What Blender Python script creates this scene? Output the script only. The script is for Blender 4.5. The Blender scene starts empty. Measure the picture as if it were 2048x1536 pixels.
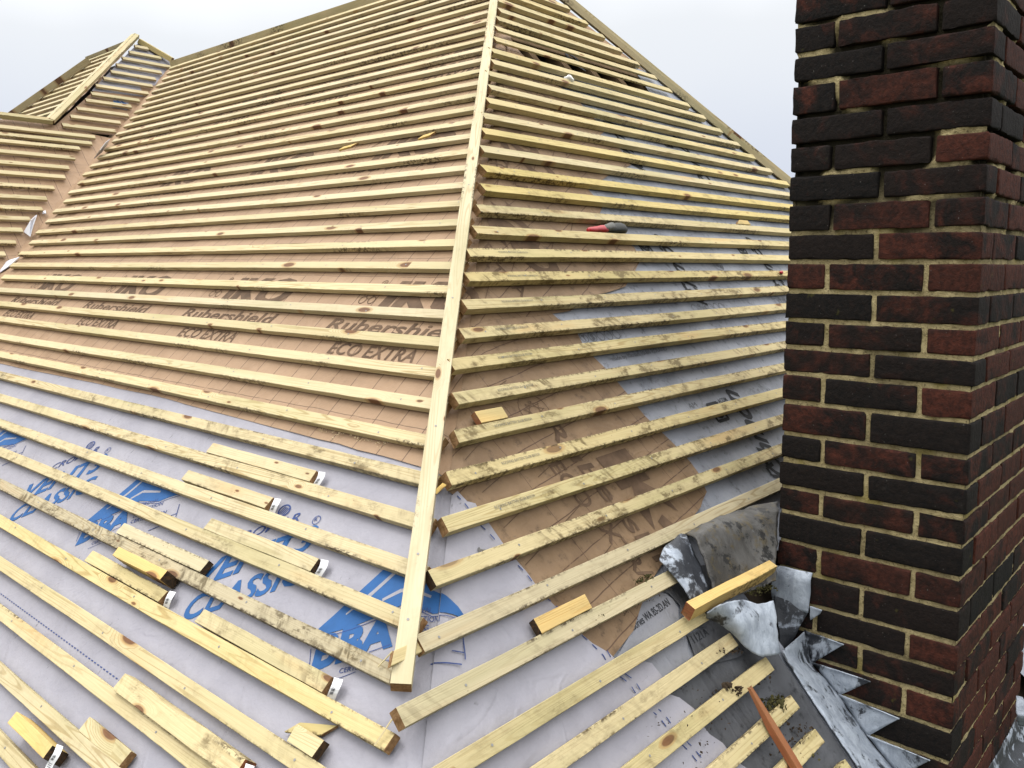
import bpy, bmesh, math, random
from mathutils import Vector, Matrix, noise

random.seed(7)
S = bpy.context.scene
COL = S.collection
PI = math.pi

# ------------------------------------------------------------------ geometry of the place (metres)
PL = 0.729818            # pitch of the long left slope
PR = 0.826822            # pitch of the hip end slope on the right
ZR = 0.05288
VC = 3.83826             # the further block stands this far back along the left slope
TL, TR = math.tan(PL), math.tan(PR)
CL, SL, CR, SR = math.cos(PL), math.sin(PL), math.cos(PR), math.sin(PR)
HALF = 2.6956            # eaves-corner to ridge in plan
PITCH = 0.1              # batten gauge
W, T = 0.033, 0.0175     # batten section, left slope
WR, TR_ = 0.035, 0.0235  # right slope

class Slope:
    """a roof slope: x along the battens, y up the slope, h off the batten-top plane"""
    def __init__(s, o, X, Y):
        s.o, s.X, s.Y = Vector(o), Vector(X), Vector(Y)
        s.N = s.X.cross(s.Y)
    def p(s, x, y, h=0.0):
        return s.o + s.X * x + s.Y * y + s.N * h
    def mat(s, x, y, h=0.0, rot=0.0):
        m = Matrix((s.X, s.Y, s.N)).transposed().to_4x4()
        m.translation = s.p(x, y, h)
        return m @ Matrix.Rotation(rot, 4, 'Z')

FL = Slope((0, 0, 0), (0, -1, 0), (CL, 0, SL))
FR = Slope((0, 0, ZR), (1, 0, 0), (0, CR, SR))
FH = Slope((0, VC, ZR), (1, 0, 0), (0, CR, SR))
FK = Slope((0, 0, 0.37009), (0, -1, 0), (CL, 0, SL))

def hip_xL(y): return -((y * SL - ZR) / TR)          # hip line in left-slope coordinates
def hip_xR(y): return (ZR + y * SR) / TL             # ... in right-slope coordinates
def far_xR(y):                                       # far hip of the right slope
    return 2.979 + (2.679 - y) / 1.291 * 0.9652
def valley_xL(y): return -(VC + (y * SL - ZR) / TR)
def valley_xH(y): return (ZR + y * SR) / TL

# ------------------------------------------------------------------ helpers
def link(o, parent=None):
    COL.objects.link(o)
    if parent is not None:
        o.parent = parent
    return o

def tag(o, label=None, cat=None, group=None, kind=None):
    if label: o['label'] = label
    if cat: o['category'] = cat
    if group: o['group'] = group
    if kind: o['kind'] = kind
    return o

def mesh_obj(name, bm, mats, parent=None, mw=None, smooth=False, local=None):
    me = bpy.data.meshes.new(name)
    bm.normal_update()
    bm.to_mesh(me); bm.free()
    for m in (mats if isinstance(mats, (list, tuple)) else [mats]):
        me.materials.append(m)
    if smooth:
        for p in me.polygons: p.use_smooth = True
    o = bpy.data.objects.new(name, me)
    link(o, parent)
    if mw is not None: o.matrix_world = mw
    if local is not None: o.matrix_local = local
    return o

def py_obj(name, verts, faces, mats, fm=None, parent=None, mw=None, smooth=False):
    me = bpy.data.meshes.new(name)
    me.from_pydata([tuple(v) for v in verts], [], faces)
    for m in (mats if isinstance(mats, (list, tuple)) else [mats]):
        me.materials.append(m)
    if fm:
        for p, i in zip(me.polygons, fm): p.material_index = i
    if smooth:
        for p in me.polygons: p.use_smooth = True
    me.update()
    o = bpy.data.objects.new(name, me)
    link(o, parent)
    if mw is not None: o.matrix_world = mw
    return o

def n1(x, y=0.0, z=0.0): return noise.noise(Vector((x, y, z)))
def sstep(a, b, x):
    t = max(0.0, min(1.0, (x - a) / (b - a))); return t * t * (3 - 2 * t)
ORD = ['', 'first', 'second', 'third', 'fourth', 'fifth', 'sixth', 'seventh', 'eighth', 'ninth', 'tenth', 'eleventh', 'twelfth',
       'thirteenth', 'fourteenth', 'fifteenth', 'sixteenth', 'seventeenth', 'eighteenth', 'nineteenth', 'twentieth']
ORD += ['twenty-' + w for w in ORD[1:10]] + ['thirtieth'] + ['thirty-' + w for w in ORD[1:10]] + ['fortieth']

# ------------------------------------------------------------------ materials
class NT:
    def __init__(s, name):
        s.m = bpy.data.materials.new(name); s.m.use_nodes = True
        s.t = s.m.node_tree; s.t.nodes.clear()
        s.out = s.t.nodes.new('ShaderNodeOutputMaterial')
        s.b = s.t.nodes.new('ShaderNodeBsdfPrincipled')
        s.t.links.new(s.b.outputs[0], s.out.inputs[0])
        s.tc = s.t.nodes.new('ShaderNodeTexCoord')
    def n(s, typ, **k):
        x = s.t.nodes.new('ShaderNode' + typ)
        for a, v in k.items(): setattr(x, a, v)
        return x
    def put(s, sock, v):
        if isinstance(v, bpy.types.NodeSocket): s.t.links.new(v, sock)
        elif isinstance(v, (tuple, list)) and len(v) == 3 and sock.type == 'RGBA': sock.default_value = (*v, 1)
        elif v is not None: sock.default_value = v
    def math(s, op, a, b=None, c=None, clamp=False):
        x = s.n('Math', operation=op, use_clamp=clamp)
        for i, v in enumerate((a, b, c)):
            if v is not None: s.put(x.inputs[i], v)
        return x.outputs[0]
    def vmul(s, v, k):
        x = s.n('VectorMath', operation='MULTIPLY'); s.put(x.inputs[0], v); s.put(x.inputs[1], k); return x.outputs[0]
    def vadd(s, v, k):
        x = s.n('VectorMath', operation='ADD'); s.put(x.inputs[0], v); s.put(x.inputs[1], k); return x.outputs[0]
    def noise(s, v, scale=1.0, detail=2.0, rough=0.5, dist=0.0):
        x = s.n('TexNoise'); s.put(x.inputs['Vector'], v); s.put(x.inputs['Scale'], scale)
        s.put(x.inputs['Detail'], detail); s.put(x.inputs['Roughness'], rough); s.put(x.inputs['Distortion'], dist)
        return x.outputs[0]
    def ramp(s, v, a, b, lo=0.0, hi=1.0):
        x = s.n('MapRange', interpolation_type='SMOOTHSTEP'); s.put(x.inputs[0], v)
        for i, k in enumerate((a, b, lo, hi)): s.put(x.inputs[1 + i], k)
        return x.outputs[0]
    def mix(s, f, a, b, mode='MIX'):
        x = s.n('Mix', data_type='RGBA', blend_type=mode)
        s.put(x.inputs[0], f); s.put(x.inputs[6], a); s.put(x.inputs[7], b)
        return x.outputs[2]
    def sep(s, v):
        x = s.n('SeparateXYZ'); s.put(x.inputs[0], v); return x.outputs
    def comb(s, a, b, c):
        x = s.n('CombineXYZ')
        for i, v in enumerate((a, b, c)): s.put(x.inputs[i], v)
        return x.outputs[0]
    def bump(s, h, strength=0.3, dist=0.002):
        x = s.n('Bump'); s.put(x.inputs['Height'], h); s.put(x.inputs['Strength'], strength); s.put(x.inputs['Distance'], dist)
        s.t.links.new(x.outputs[0], s.b.inputs['Normal'])
    def done(s, col, rough=0.8, spec=0.3, metal=0.0):
        s.put(s.b.inputs['Base Color'], col); s.put(s.b.inputs['Roughness'], rough)
        s.put(s.b.inputs['Specular IOR Level'], spec); s.put(s.b.inputs['Metallic'], metal)
        return s.m

def wood_material(name, A, B, end=False):
    t = NT(name)
    oi = t.n('ObjectInfo')
    r = t.math('MULTIPLY', oi.outputs['Random'], 37.0)
    P = t.vadd(t.tc.outputs['Object'], t.comb(r, t.math('MULTIPLY', r, 0.0), t.math('MULTIPLY', r, 3.1)))
    o = t.sep(t.tc.outputs['Object'])
    if end:
        f = t.noise(t.vmul(P, (60, 90, 90)), 1, 3, 0.6)
        rings = t.math('SINE', t.math('MULTIPLY', t.noise(t.vmul(P, (4, 22, 22)), 1, 1), 60.0))
        c = t.mix(t.ramp(f, 0.3, 0.75), A, B)
        c = t.mix(t.ramp(rings, 0.3, 1.0, 0, .35), c, (0.10, 0.05, 0.02))
        t.bump(f, 0.6, 0.003)
        return t.done(c, 0.9, 0.15)
    px = t.math('ADD', o[0], r)
    # knots
    kv = t.comb(t.math('MULTIPLY', px, 6.5), t.math('ADD', t.math('MULTIPLY', o[1], 19.0), t.math('MULTIPLY', r, 1.7)), 0.0)
    vo = t.n('TexVoronoi', voronoi_dimensions='2D', feature='F1'); t.put(vo.inputs['Vector'], kv); t.put(vo.inputs['Scale'], 1.0)
    cr = t.sep(vo.outputs['Color'])
    sel = t.ramp(cr[0], 0.80, 0.82)
    size = t.math('MULTIPLY_ADD', t.math('POWER', cr[1], 1.6), 0.19, 0.05)
    d = t.math('DIVIDE', vo.outputs['Distance'], size)
    knot = t.math('MULTIPLY', t.ramp(d, 1.05, 0.75), sel)
    rim = t.math('MULTIPLY', t.math('MULTIPLY', t.ramp(d, 1.5, 1.05), t.ramp(d, .8, 1.0)), sel)
    halo = t.math('MULTIPLY', t.ramp(d, 3.4, 0.6), sel)
    # growth rings, stretched along the length
    g = t.noise(t.vmul(P, (1.0, 24, 24)), 1, 1.5, 0.45, 0.12)
    g2 = t.math('ADD', g, t.math('MULTIPLY', halo, 0.30))
    ring = t.math('SINE', t.math('MULTIPLY', g2, 105.0))
    ring = t.ramp(ring, 0.35, 1.0)
    fine = t.noise(t.vmul(P, (7, 260, 260)), 1, 2, 0.6)
    big = t.noise(t.vmul(P, (1.4, 9, 9)), 1, 3, 0.6)
    vis = t.ramp(t.noise(t.vmul(P, (0.9, 5, 5)), 1, 1), 0.38, 0.70, 0.08, 0.80)
    c = t.mix(t.math('MULTIPLY', ring, vis), A, B)
    c = t.mix(t.ramp(fine, 0.4, 0.8, 0, .22), c, (B[0] * .8, B[1] * .8, B[2] * .8))
    c = t.mix(t.ramp(big, 0.46, 0.70, 0, .5), c, (0.31, 0.285, 0.145))            # grey green treatment
    c = t.mix(t.ramp(t.noise(t.vmul(P, (2.2, 14, 14)), 1, 2), 0.62, 0.78, 0, .3), c, (0.46, 0.25, 0.08))   # resin blush
    c = t.mix(t.math('MULTIPLY', rim, .55), c, (0.30, 0.16, 0.05))
    kn = t.noise(t.vmul(P, (40, 90, 90)), 1, 2)
    c = t.mix(t.math('MULTIPLY', knot, .92), c, t.mix(kn, (0.055, 0.020, 0.010), (0.17, 0.068, 0.028)))
    # handling dirt: short cross-wise smears, in patches
    al = oi.outputs['Alpha']
    pm = t.ramp(t.noise(t.vmul(P, (5.0, 8, 8)), 1, 3, 0.65), 0.40, 0.60)
    st = t.ramp(t.noise(t.vmul(t.vadd(P, t.comb(t.math('MULTIPLY', o[1], 0.6), 0.0, 0.0)), (55, 20, 20)), 1, 3, 0.6), 0.42, 0.68)
    bl = t.ramp(t.noise(t.vmul(P, (17, 30, 30)), 1, 5, 0.72), 0.47, 0.68)
    dm = t.math('MULTIPLY', t.math('MULTIPLY', t.math('MAXIMUM', t.math('MULTIPLY', st, t.ramp(t.noise(t.vmul(P, (9, 9, 9)), 1, 2), .40, .62, .15, .8)), bl), pm), al, clamp=True)
    c = t.mix(t.math('MULTIPLY', dm, .82), c, (0.095, 0.068, 0.030))
    # ragged bark along the arrises
    ed = t.ramp(t.math('ABSOLUTE', t.math('SUBTRACT', o[1], 0.017)), 0.0095, 0.0165)
    em = t.ramp(t.math('MULTIPLY_ADD', al, 0.07, t.noise(t.vmul(P, (2.3, 3, 3)), 1, 2)), 0.55, 0.66)
    ej = t.ramp(t.noise(t.vmul(P, (60, 70, 70)), 1, 4, 0.75), 0.44, 0.60)
    c = t.mix(t.math('MULTIPLY', t.math('MULTIPLY', t.math('MULTIPLY', ed, em), ej), .9), c, (0.045, 0.028, 0.014))
    sp = t.ramp(t.noise(t.vmul(P, (90, 120, 120)), 1, 1), 0.78, 0.82)
    c = t.mix(t.math('MULTIPLY', sp, .6), c, (0.12, 0.08, 0.04))
    c = t.mix(1.0, c, oi.outputs['Color'], 'MULTIPLY')
    h = t.math('ADD', t.math('MULTIPLY', ring, -0.25), t.math('ADD', fine, t.math('MULTIPLY', t.noise(t.vmul(P, (18, 60, 60)), 1, 3), .8)))
    t.bump(h, 0.45, 0.0012)
    return t.done(c, 0.72, 0.25)

M = {}
M['wood'] = wood_material('sawn_softwood', (0.470, 0.402, 0.252), (0.275, 0.198, 0.088))
M['yellow'] = wood_material('fresh_yellow_softwood', (0.52, 0.37, 0.145), (0.40, 0.24, 0.072))
M['end'] = wood_material('cut_end_grain', (0.26, 0.155, 0.075), (0.13, 0.07, 0.03), True)
M['dark_end'] = wood_material('wet_end_grain', (0.045, 0.03, 0.018), (0.016, 0.011, 0.008), True)
M['old'] = wood_material('old_orange_timber', (0.20, 0.066, 0.026), (0.085, 0.027, 0.012))

def plain(name, col, rough=0.7, spec=0.3, metal=0.0, var=0.25, scale=40.0, bump=0.2):
    t = NT(name)
    f = t.noise(t.tc.outputs['Object'], scale, 4, 0.6)
    c = t.mix(t.ramp(f, 0.3, 0.7, 0, var), col, tuple(x * .35 for x in col))
    t.bump(f, bump, 0.003)
    return t.done(c, rough, spec, metal)

M['nail'] = plain('galvanised_nail', (0.22, 0.22, 0.22), 0.5, 0.4, 0.4)
M['paper'] = plain('white_paper_tag', (0.66, 0.67, 0.69), 0.6, .3, 0, .1)
M['bars'] = plain('black_barcode_ink', (0.02, 0.02, 0.022), 0.7)
M['ink_brown'] = plain('brown_print', (0.130, 0.084, 0.054), 0.8, .2, 0, .6, 22)
M['ink_blue'] = plain('blue_print', (0.016, 0.088, 0.255), 0.65, .3, 0, .25, 18)
M['ink_navy'] = plain('navy_print', (0.028, 0.055, 0.18), 0.7, .3, 0, .3, 60)
M['ink_black'] = plain('black_print', (0.018, 0.02, 0.024), 0.7, .3, 0, .3, 40)
M['ink_faint'] = plain('faded_print', (0.13, 0.14, 0.16), 0.7, .3, 0, .6, 90)
M['red'] = plain('red_plastic', (0.36, 0.006, 0.014), 0.35, .5, 0, .3, 30)
M['dark_rubber'] = plain('dark_grey_plastic', (0.016, 0.018, 0.015), 0.55, .4, 0, .4, 50)
M['steel'] = plain('worn_steel', (0.10, 0.10, 0.09), 0.5, .4, .3)
M['moss'] = plain('moss_and_grit', (0.06, 0.055, 0.022), 0.95, .1, 0, .7, 120, .8)
M['grit'] = plain('brown_grit', (0.05, 0.036, 0.024), 0.95, .1, 0, .6, 90, .8)
M['dust'] = plain('pale_sawdust', (0.72, 0.60, 0.38), 0.95, .1, 0, .2, 200)
M['boarding'] = plain('dark_loft_boards', (0.045, 0.034, 0.024), 0.9, .1, 0, .5, 12)
M['rafter'] = plain('old_rafter', (0.15, 0.10, 0.055), 0.9, .1, 0, .6, 14)
M['white_lump'] = plain('white_plastic_scrap', (0.70, 0.70, 0.68), .5)

def membrane(name, col, dark, dirt, grid=False, spots=0.5):
    t = NT(name)
    uv = t.n('UVMap', uv_map='print').outputs[0]
    u = t.sep(uv)
    P = t.comb(u[0], u[1], 0.0)
    f = t.noise(P, 5.0, 4, 0.6)
    c = t.mix(t.ramp(f, 0.3, 0.75, 0, .75), col, dark)
    f2 = t.noise(P, 26.0, 4, 0.7)
    c = t.mix(t.ramp(f2, 0.52, 0.75, 0, dirt), c, tuple(x * .42 for x in dark))
    sm = t.math('MULTIPLY', t.ramp(t.noise(t.vmul(P, (70, 34, 1)), 1, 4, .65), 0.60, 0.70), t.ramp(t.noise(P, 9.0, 2), 0.56, 0.66))
    c = t.mix(t.math('MULTIPLY', sm, spots), c, (0.05, 0.048, 0.05))
    if grid:
        wob = t.math('MULTIPLY', t.math('SUBTRACT', t.noise(P, 9.0, 2), 0.5), 0.010)
        gx = t.math('ABSOLUTE', t.math('SUBTRACT', t.math('FRACT', t.math('DIVIDE', t.math('ADD', u[0], wob), 0.0935)), 0.5))
        lx = t.ramp(gx, 0.020, 0.011)
        lines = lx
        for v0, wd in grid:
            gy = t.math('ABSOLUTE', t.math('SUBTRACT', t.math('ADD', u[1], wob), v0))
            lines = t.math('MAXIMUM', lines, t.ramp(gy, wd, wd * .5))
        brk = t.ramp(t.noise(P, 30.0, 2), 0.33, 0.45, 0.35, 0.85)
        c = t.mix(t.math('MULTIPLY', lines, brk), c, (0.060, 0.030, 0.018))
    wr = t.math('ABSOLUTE', t.math('SUBTRACT', t.noise(t.vmul(P, (5.5, 3.2, 1)), 1, 3, .55, .8), 0.5))
    wr = t.ramp(wr, 0.0, 0.05, 0.14, 0.0)
    bm_ = t.math('ADD', t.math('ADD', t.noise(P, 14.0, 3, .5), t.math('MULTIPLY', t.noise(P, 160.0, 2), .10)), wr)
    t.bump(bm_, 0.55, 0.012)
    return t.done(c, 0.62, 0.35)

GRID = [(0.557, .0014), (1.087, .0012), (1.173, .0012), (1.87, .0012), (1.95, .0012), (2.62, .0012), (3.4, .0012)]
M['brown'] = membrane('brown_underlay', (0.305, 0.202, 0.122), (0.222, 0.140, 0.080), .16, GRID, .25)
M['brown_strip'] = membrane('brown_underlay_dirty', (0.228, 0.150, 0.086), (0.112, 0.070, 0.038), .75, [(0.72, .0012), (1.10, .0012), (1.17, .0012), (0.60, .0012)], .6)
M['brown_plain'] = membrane('brown_underlay_plain', (0.29, 0.188, 0.110), (0.20, 0.125, 0.07), .25, False, .4)
M['grey'] = membrane('lavender_grey_underlay', (0.275, 0.270, 0.305), (0.220, 0.217, 0.252), .10, False, .55)
M['grey2'] = membrane('blue_grey_underlay', (0.265, 0.282, 0.325), (0.135, 0.147, 0.176), .85, False, .6)
M['grey3'] = membrane('old_dark_underlay', (0.082, 0.086, 0.096), (0.024, 0.025, 0.029), .95, False, .5)
M['white_back'] = plain('white_underlay_back', (0.56, 0.57, 0.62), .6, .3, 0, .15, 20)

def lead_material():
    t = NT('weathered_lead')
    P = t.tc.outputs['Object']
    a = t.noise(P, 11.0, 6, 0.68, 0.6)
    b = t.noise(t.vmul(P, (30, 30, 12)), 1, 6, 0.72, 0.3)
    c = t.mix(t.ramp(b, 0.3, 0.7), (0.40, 0.445, 0.51), (0.22, 0.25, 0.30))
    oi = t.n('ObjectInfo')
    sh = t.math('MULTIPLY_ADD', oi.outputs['Alpha'], -0.16, 0.055)
    av = t.math('ADD', t.math('ADD', t.math('MULTIPLY', a, .65), t.math('MULTIPLY', b, .35)), sh)
    c = t.mix(t.ramp(av, 0.52, 0.45), c, (0.024, 0.027, 0.034))
    oc = t.math('MULTIPLY', t.ramp(t.noise(P, 8.0, 4, .6), 0.50, 0.66), t.math('SUBTRACT', 1.0, oi.outputs['Color']))
    c = t.mix(t.math('MULTIPLY', oc, .7), c, (0.16, 0.125, 0.06))
    t.bump(t.math('ADD', a, b), 0.5, 0.006)
    return t.done(c, t.ramp(a, .3, .7, .45, .75), 0.5, 0.15)
M['lead'] = lead_material()
def stained_lead():
    t = NT('stained_lead')
    P = t.tc.outputs['Object']
    a = t.noise(P, 7.0, 6, 0.7, 0.5); b = t.noise(t.vmul(P, (30, 30, 22)), 1, 5, 0.7)
    c = t.mix(t.ramp(a, .35, .65), (0.085, 0.083, 0.080), (0.036, 0.034, 0.031))
    c = t.mix(t.ramp(b, .50, .68, 0, .8), c, (0.078, 0.058, 0.022))
    c = t.mix(t.ramp(t.noise(P, 20.0, 6, .75), .53, .60, 0, .95), c, (0.010, 0.010, 0.010))
    c = t.mix(t.ramp(t.noise(P, 15.0, 4, .7), .62, .75, 0, .6), c, (0.24, 0.25, 0.27))
    t.bump(t.math('ADD', a, b), .6, .006)
    return t.done(c, .6, .4)
M['lead_stained'] = stained_lead()

def brick_material():
    t = NT('old_stock_brick')
    at = t.n('Attribute', attribute_name='tint'); k = t.sep(at.outputs['Color'])
    P = t.vadd(t.tc.outputs['Object'], t.comb(t.math('MULTIPLY', k[2], 9.0), 0.0, t.math('MULTIPLY', k[2], 5.0)))
    a = t.math('ADD', t.math('MULTIPLY', t.noise(P, 17.0, 5, 0.68, 0.5), .6), t.math('MULTIPLY', t.noise(P, 7.5, 3, .6, .3), .4))
    b = t.noise(P, 85.0, 4, 0.7)
    red = t.mix(t.ramp(b, .3, .7), (0.074, 0.0225, 0.0145), (0.028, 0.0105, 0.0080))
    dk = t.mix(t.ramp(b, .3, .75), (0.0042, 0.0045, 0.0048), (0.0120, 0.0092, 0.0080))
    f = t.ramp(t.math('ADD', a, t.math('MULTIPLY', t.math('SUBTRACT', k[0], .5), .42)), 0.44, 0.64)
    c = t.mix(f, dk, red)
    c = t.mix(t.math('MULTIPLY', k[1], .40), c, (0.014, 0.0085, 0.007))
    lg = t.ramp(t.noise(P, 12.0, 6, 0.75), 0.62, 0.78, 0, .30)
    c = t.mix(lg, c, (0.05, 0.048, 0.043))
    sp = t.ramp(t.noise(P, 210.0, 1), 0.77, 0.80, 0, .45)
    c = t.mix(sp, c, (0.20, 0.195, 0.18))
    ms = t.ramp(t.noise(P, 22.0, 3), 0.70, 0.78, 0, .5)
    c = t.mix(ms, c, (0.07, 0.065, 0.015))
    t.bump(t.math('ADD', a, t.math('MULTIPLY', b, .7)), 0.75, 0.006)
    return t.done(c, 0.85, 0.12)
M['brick'] = brick_material()

def mortar_material():
    t = NT('lime_mortar')
    P = t.tc.outputs['Object']
    a = t.noise(P, 30.0, 5, 0.7); b = t.noise(P, 150.0, 3, .7)
    c = t.mix(t.ramp(a, .35, .7), (0.37, 0.305, 0.165), (0.235, 0.190, 0.095))
    c = t.mix(t.ramp(b, .52, .72, 0, .8), c, (0.06, 0.045, 0.026))
    c = t.mix(t.ramp(t.noise(P, 9.0, 3), .56, .70, 0, .6), c, (0.16, 0.13, 0.025))
    at = t.n('Attribute', attribute_name='soot_and_shade')
    c = t.mix(t.math('MULTIPLY', at.outputs['Fac'], .93), c, (0.012, 0.011, 0.009))  # blackens sooty mortar and paints extra shade into the recessed joints
    t.bump(t.math('ADD', a, b), .8, .006)
    return t.done(c, .95, .1)
M['mortar'] = mortar_material()

def ground_material():
    t = NT('grass_ground')
    P = t.tc.outputs['Object']
    c = t.mix(t.ramp(t.noise(P, .4, 6, .6), .35, .65), (0.045, 0.065, 0.024), (0.07, 0.068, 0.036))
    return t.done(c, .95, .1)
M['ground'] = ground_material()

def wall_material():
    t = NT('house_brick_wall')
    br = t.n('TexBrick'); t.put(br.inputs['Vector'], t.vmul(t.tc.outputs['Object'], (1, 1, 1)))
    br.inputs['Color1'].default_value = (0.20, 0.075, 0.045, 1); br.inputs['Color2'].default_value = (0.13, 0.05, 0.035, 1)
    br.inputs['Mortar'].default_value = (0.4, 0.36, 0.28, 1); br.inputs['Scale'].default_value = 4.4
    return t.done(br.outputs[0], .9, .15)
M['wall'] = wall_material()
# ------------------------------------------------------------------ unfolding the sheet that wraps the hip
AL, AR = Vector((0.0487, 0)), Vector((0, -0.0719))
DL = Vector((-0.8234, 1.3417)).normalized(); DR = Vector((1, 1.2158)).normalized()
def rperp(d): return Vector((d.y, -d.x))
def R2L(p):
    v = Vector(p) - AR; return AL + DL * v.dot(DR) + rperp(DL) * v.dot(rperp(DR))
def L2R(p):
    v = Vector(p) - AL; return AR + DR * v.dot(DL) + rperp(DR) * v.dot(rperp(DL))

RY = {-10: -.845, -9: -.75, -8: -.657, -7: -.566, -6: -.475, -5: -.376, -4: -.2845, -3: -.200, -2: -.0905, -1: .008, 0: .1113, 1: .208, 2: .3045, 3: .4025, 4: .499, 5: .5955, 6: .687, 7: .7815, 8: .876, 9: .972, 10: 1.066,
      11: 1.163, 12: 1.2625, 13: 1.360, 14: 1.462, 15: 1.5635, 16: 1.658, 17: 1.7605, 18: 1.852, 19: 1.9505, 20: 2.045, 21: 2.1325, 22: 2.234, 23: 2.3295, 24: 2.426, 25: 2.510, 26: 2.6065, 27: 2.70, 28: 2.80, 29: 2.90, 30: 3.0}

# ------------------------------------------------------------------ sheets
RYS = sorted(RY.values())
def gapR(y):
    """0 under a batten, 1 in the middle of a gap"""
    b = min(RYS, key=lambda r: abs(y - r - .0175)); d = abs(y - b - .0175)
    return sstep(.020, .036, d)
def gapL(y):
    d = abs(((y + .5 * PITCH - .0165) % PITCH) - .5 * PITCH); return sstep(.019, .036, d)
def hL(x, y):
    v = max(0.0, min(1.0, 1 - (x - valley_xL(y)) / 1.1))
    a = 0.0060 + 0.012 * v * v
    return -0.0190 - a * (0.5 + 0.5 * n1(x * (3.6 + 5 * v), y * 9, 3.3)) - 0.0012 * (1 + n1(x * 13, y * 17, 8.1))
def hR(x, y):
    return -0.0252 - 0.0050 * (0.5 + 0.5 * n1(x * 4.1, y * 8, 13.3)) - 0.0022 * (1 + n1(x * 11, y * 15, 2.1))
def hH(x, y):
    return -0.030 - 0.013 * (0.5 + 0.5 * n1(x * 7.1, y * 9, 23.3))

def poly_bm(pts, step, cuts=()):
    bm = bmesh.new()
    vs = [bm.verts.new((p[0], p[1], 0)) for p in pts]
    f = bm.faces.new(vs)
    f.normal_update()
    if f.normal.z < 0: bmesh.ops.reverse_faces(bm, faces=[f])
    bmesh.ops.triangulate(bm, faces=bm.faces[:])
    grid_cut(bm, step, cuts)
    return bm

def grid_cut(bm, step, cuts=()):
    xs = [v.co.x for v in bm.verts]; ys = [v.co.y for v in bm.verts]
    for ax, lo, hi in ((0, min(xs), max(xs)), (1, min(ys), max(ys))):
        k = math.floor(lo / step) + 1
        while k * step < hi - 1e-6:
            co = [0, 0, 0]; no = [0, 0, 0]; co[ax] = k * step; no[ax] = 1
            bmesh.ops.bisect_plane(bm, geom=bm.verts[:] + bm.edges[:] + bm.faces[:], plane_co=co, plane_no=no, dist=1e-6)
            k += 1
    for co, no in cuts:
        bmesh.ops.bisect_plane(bm, geom=bm.verts[:] + bm.edges[:] + bm.faces[:], plane_co=co, plane_no=no, dist=1e-6)

_txt = {}
def text_mesh(s, bold=0.0, shear=0.0):
    key = (s, bold, shear)
    if key in _txt: return _txt[key]
    cu = bpy.data.curves.new('lettering', 'FONT')
    cu.body = s; cu.size = 1.0; cu.offset = bold; cu.shear = shear; cu.resolution_u = 3
    ob = bpy.data.objects.new('lettering', cu); COL.objects.link(ob)
    bpy.context.view_layer.update()
    dg = bpy.context.evaluated_depsgraph_get()
    me = bpy.data.meshes.new_from_object(ob.evaluated_get(dg))
    vs = [(v.co.x, v.co.y) for v in me.vertices]; fs = [tuple(p.vertices) for p in me.polygons]
    x0 = min(v[0] for v in vs); x1 = max(v[0] for v in vs)
    bpy.data.objects.remove(ob); bpy.data.curves.remove(cu); bpy.data.meshes.remove(me)
    _txt[key] = ([((x - x0) / (x1 - x0), y / 0.729) for x, y in vs], fs)
    return _txt[key]

def text_at(s, org, ang, width, cap, mat=1, bold=0.0, shear=0.0):
    vs, fs = text_mesh(s, bold, shear)
    c, si = math.cos(ang), math.sin(ang)
    return ([(org[0] + c * x * width - si * y * cap, org[1] + si * x * width + c * y * cap) for x, y in vs], fs, mat)
def shape(pts, mat=1): return ([tuple(p) for p in pts], [tuple(range(len(pts)))], mat)
def stroke(a, b, w, mat=1):
    a, b = Vector(a), Vector(b); n = rperp((b - a).normalized()) * w * .5
    return shape([a + n, b + n, b - n, a - n], mat)
def ring_shape(c, r, w, mat=1, n=20, sx=1.0):
    vs, fs = [], []
    for i in range(n):
        a = 2 * PI * i / n
        vs += [(c[0] + math.cos(a) * r * sx, c[1] + math.sin(a) * r), (c[0] + math.cos(a) * (r - w) * sx, c[1] + math.sin(a) * (r - w))]
        j = (i + 1) % n; fs.append((2 * i, 2 * j, 2 * j + 1, 2 * i + 1))
    return (vs, fs, mat)

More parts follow.
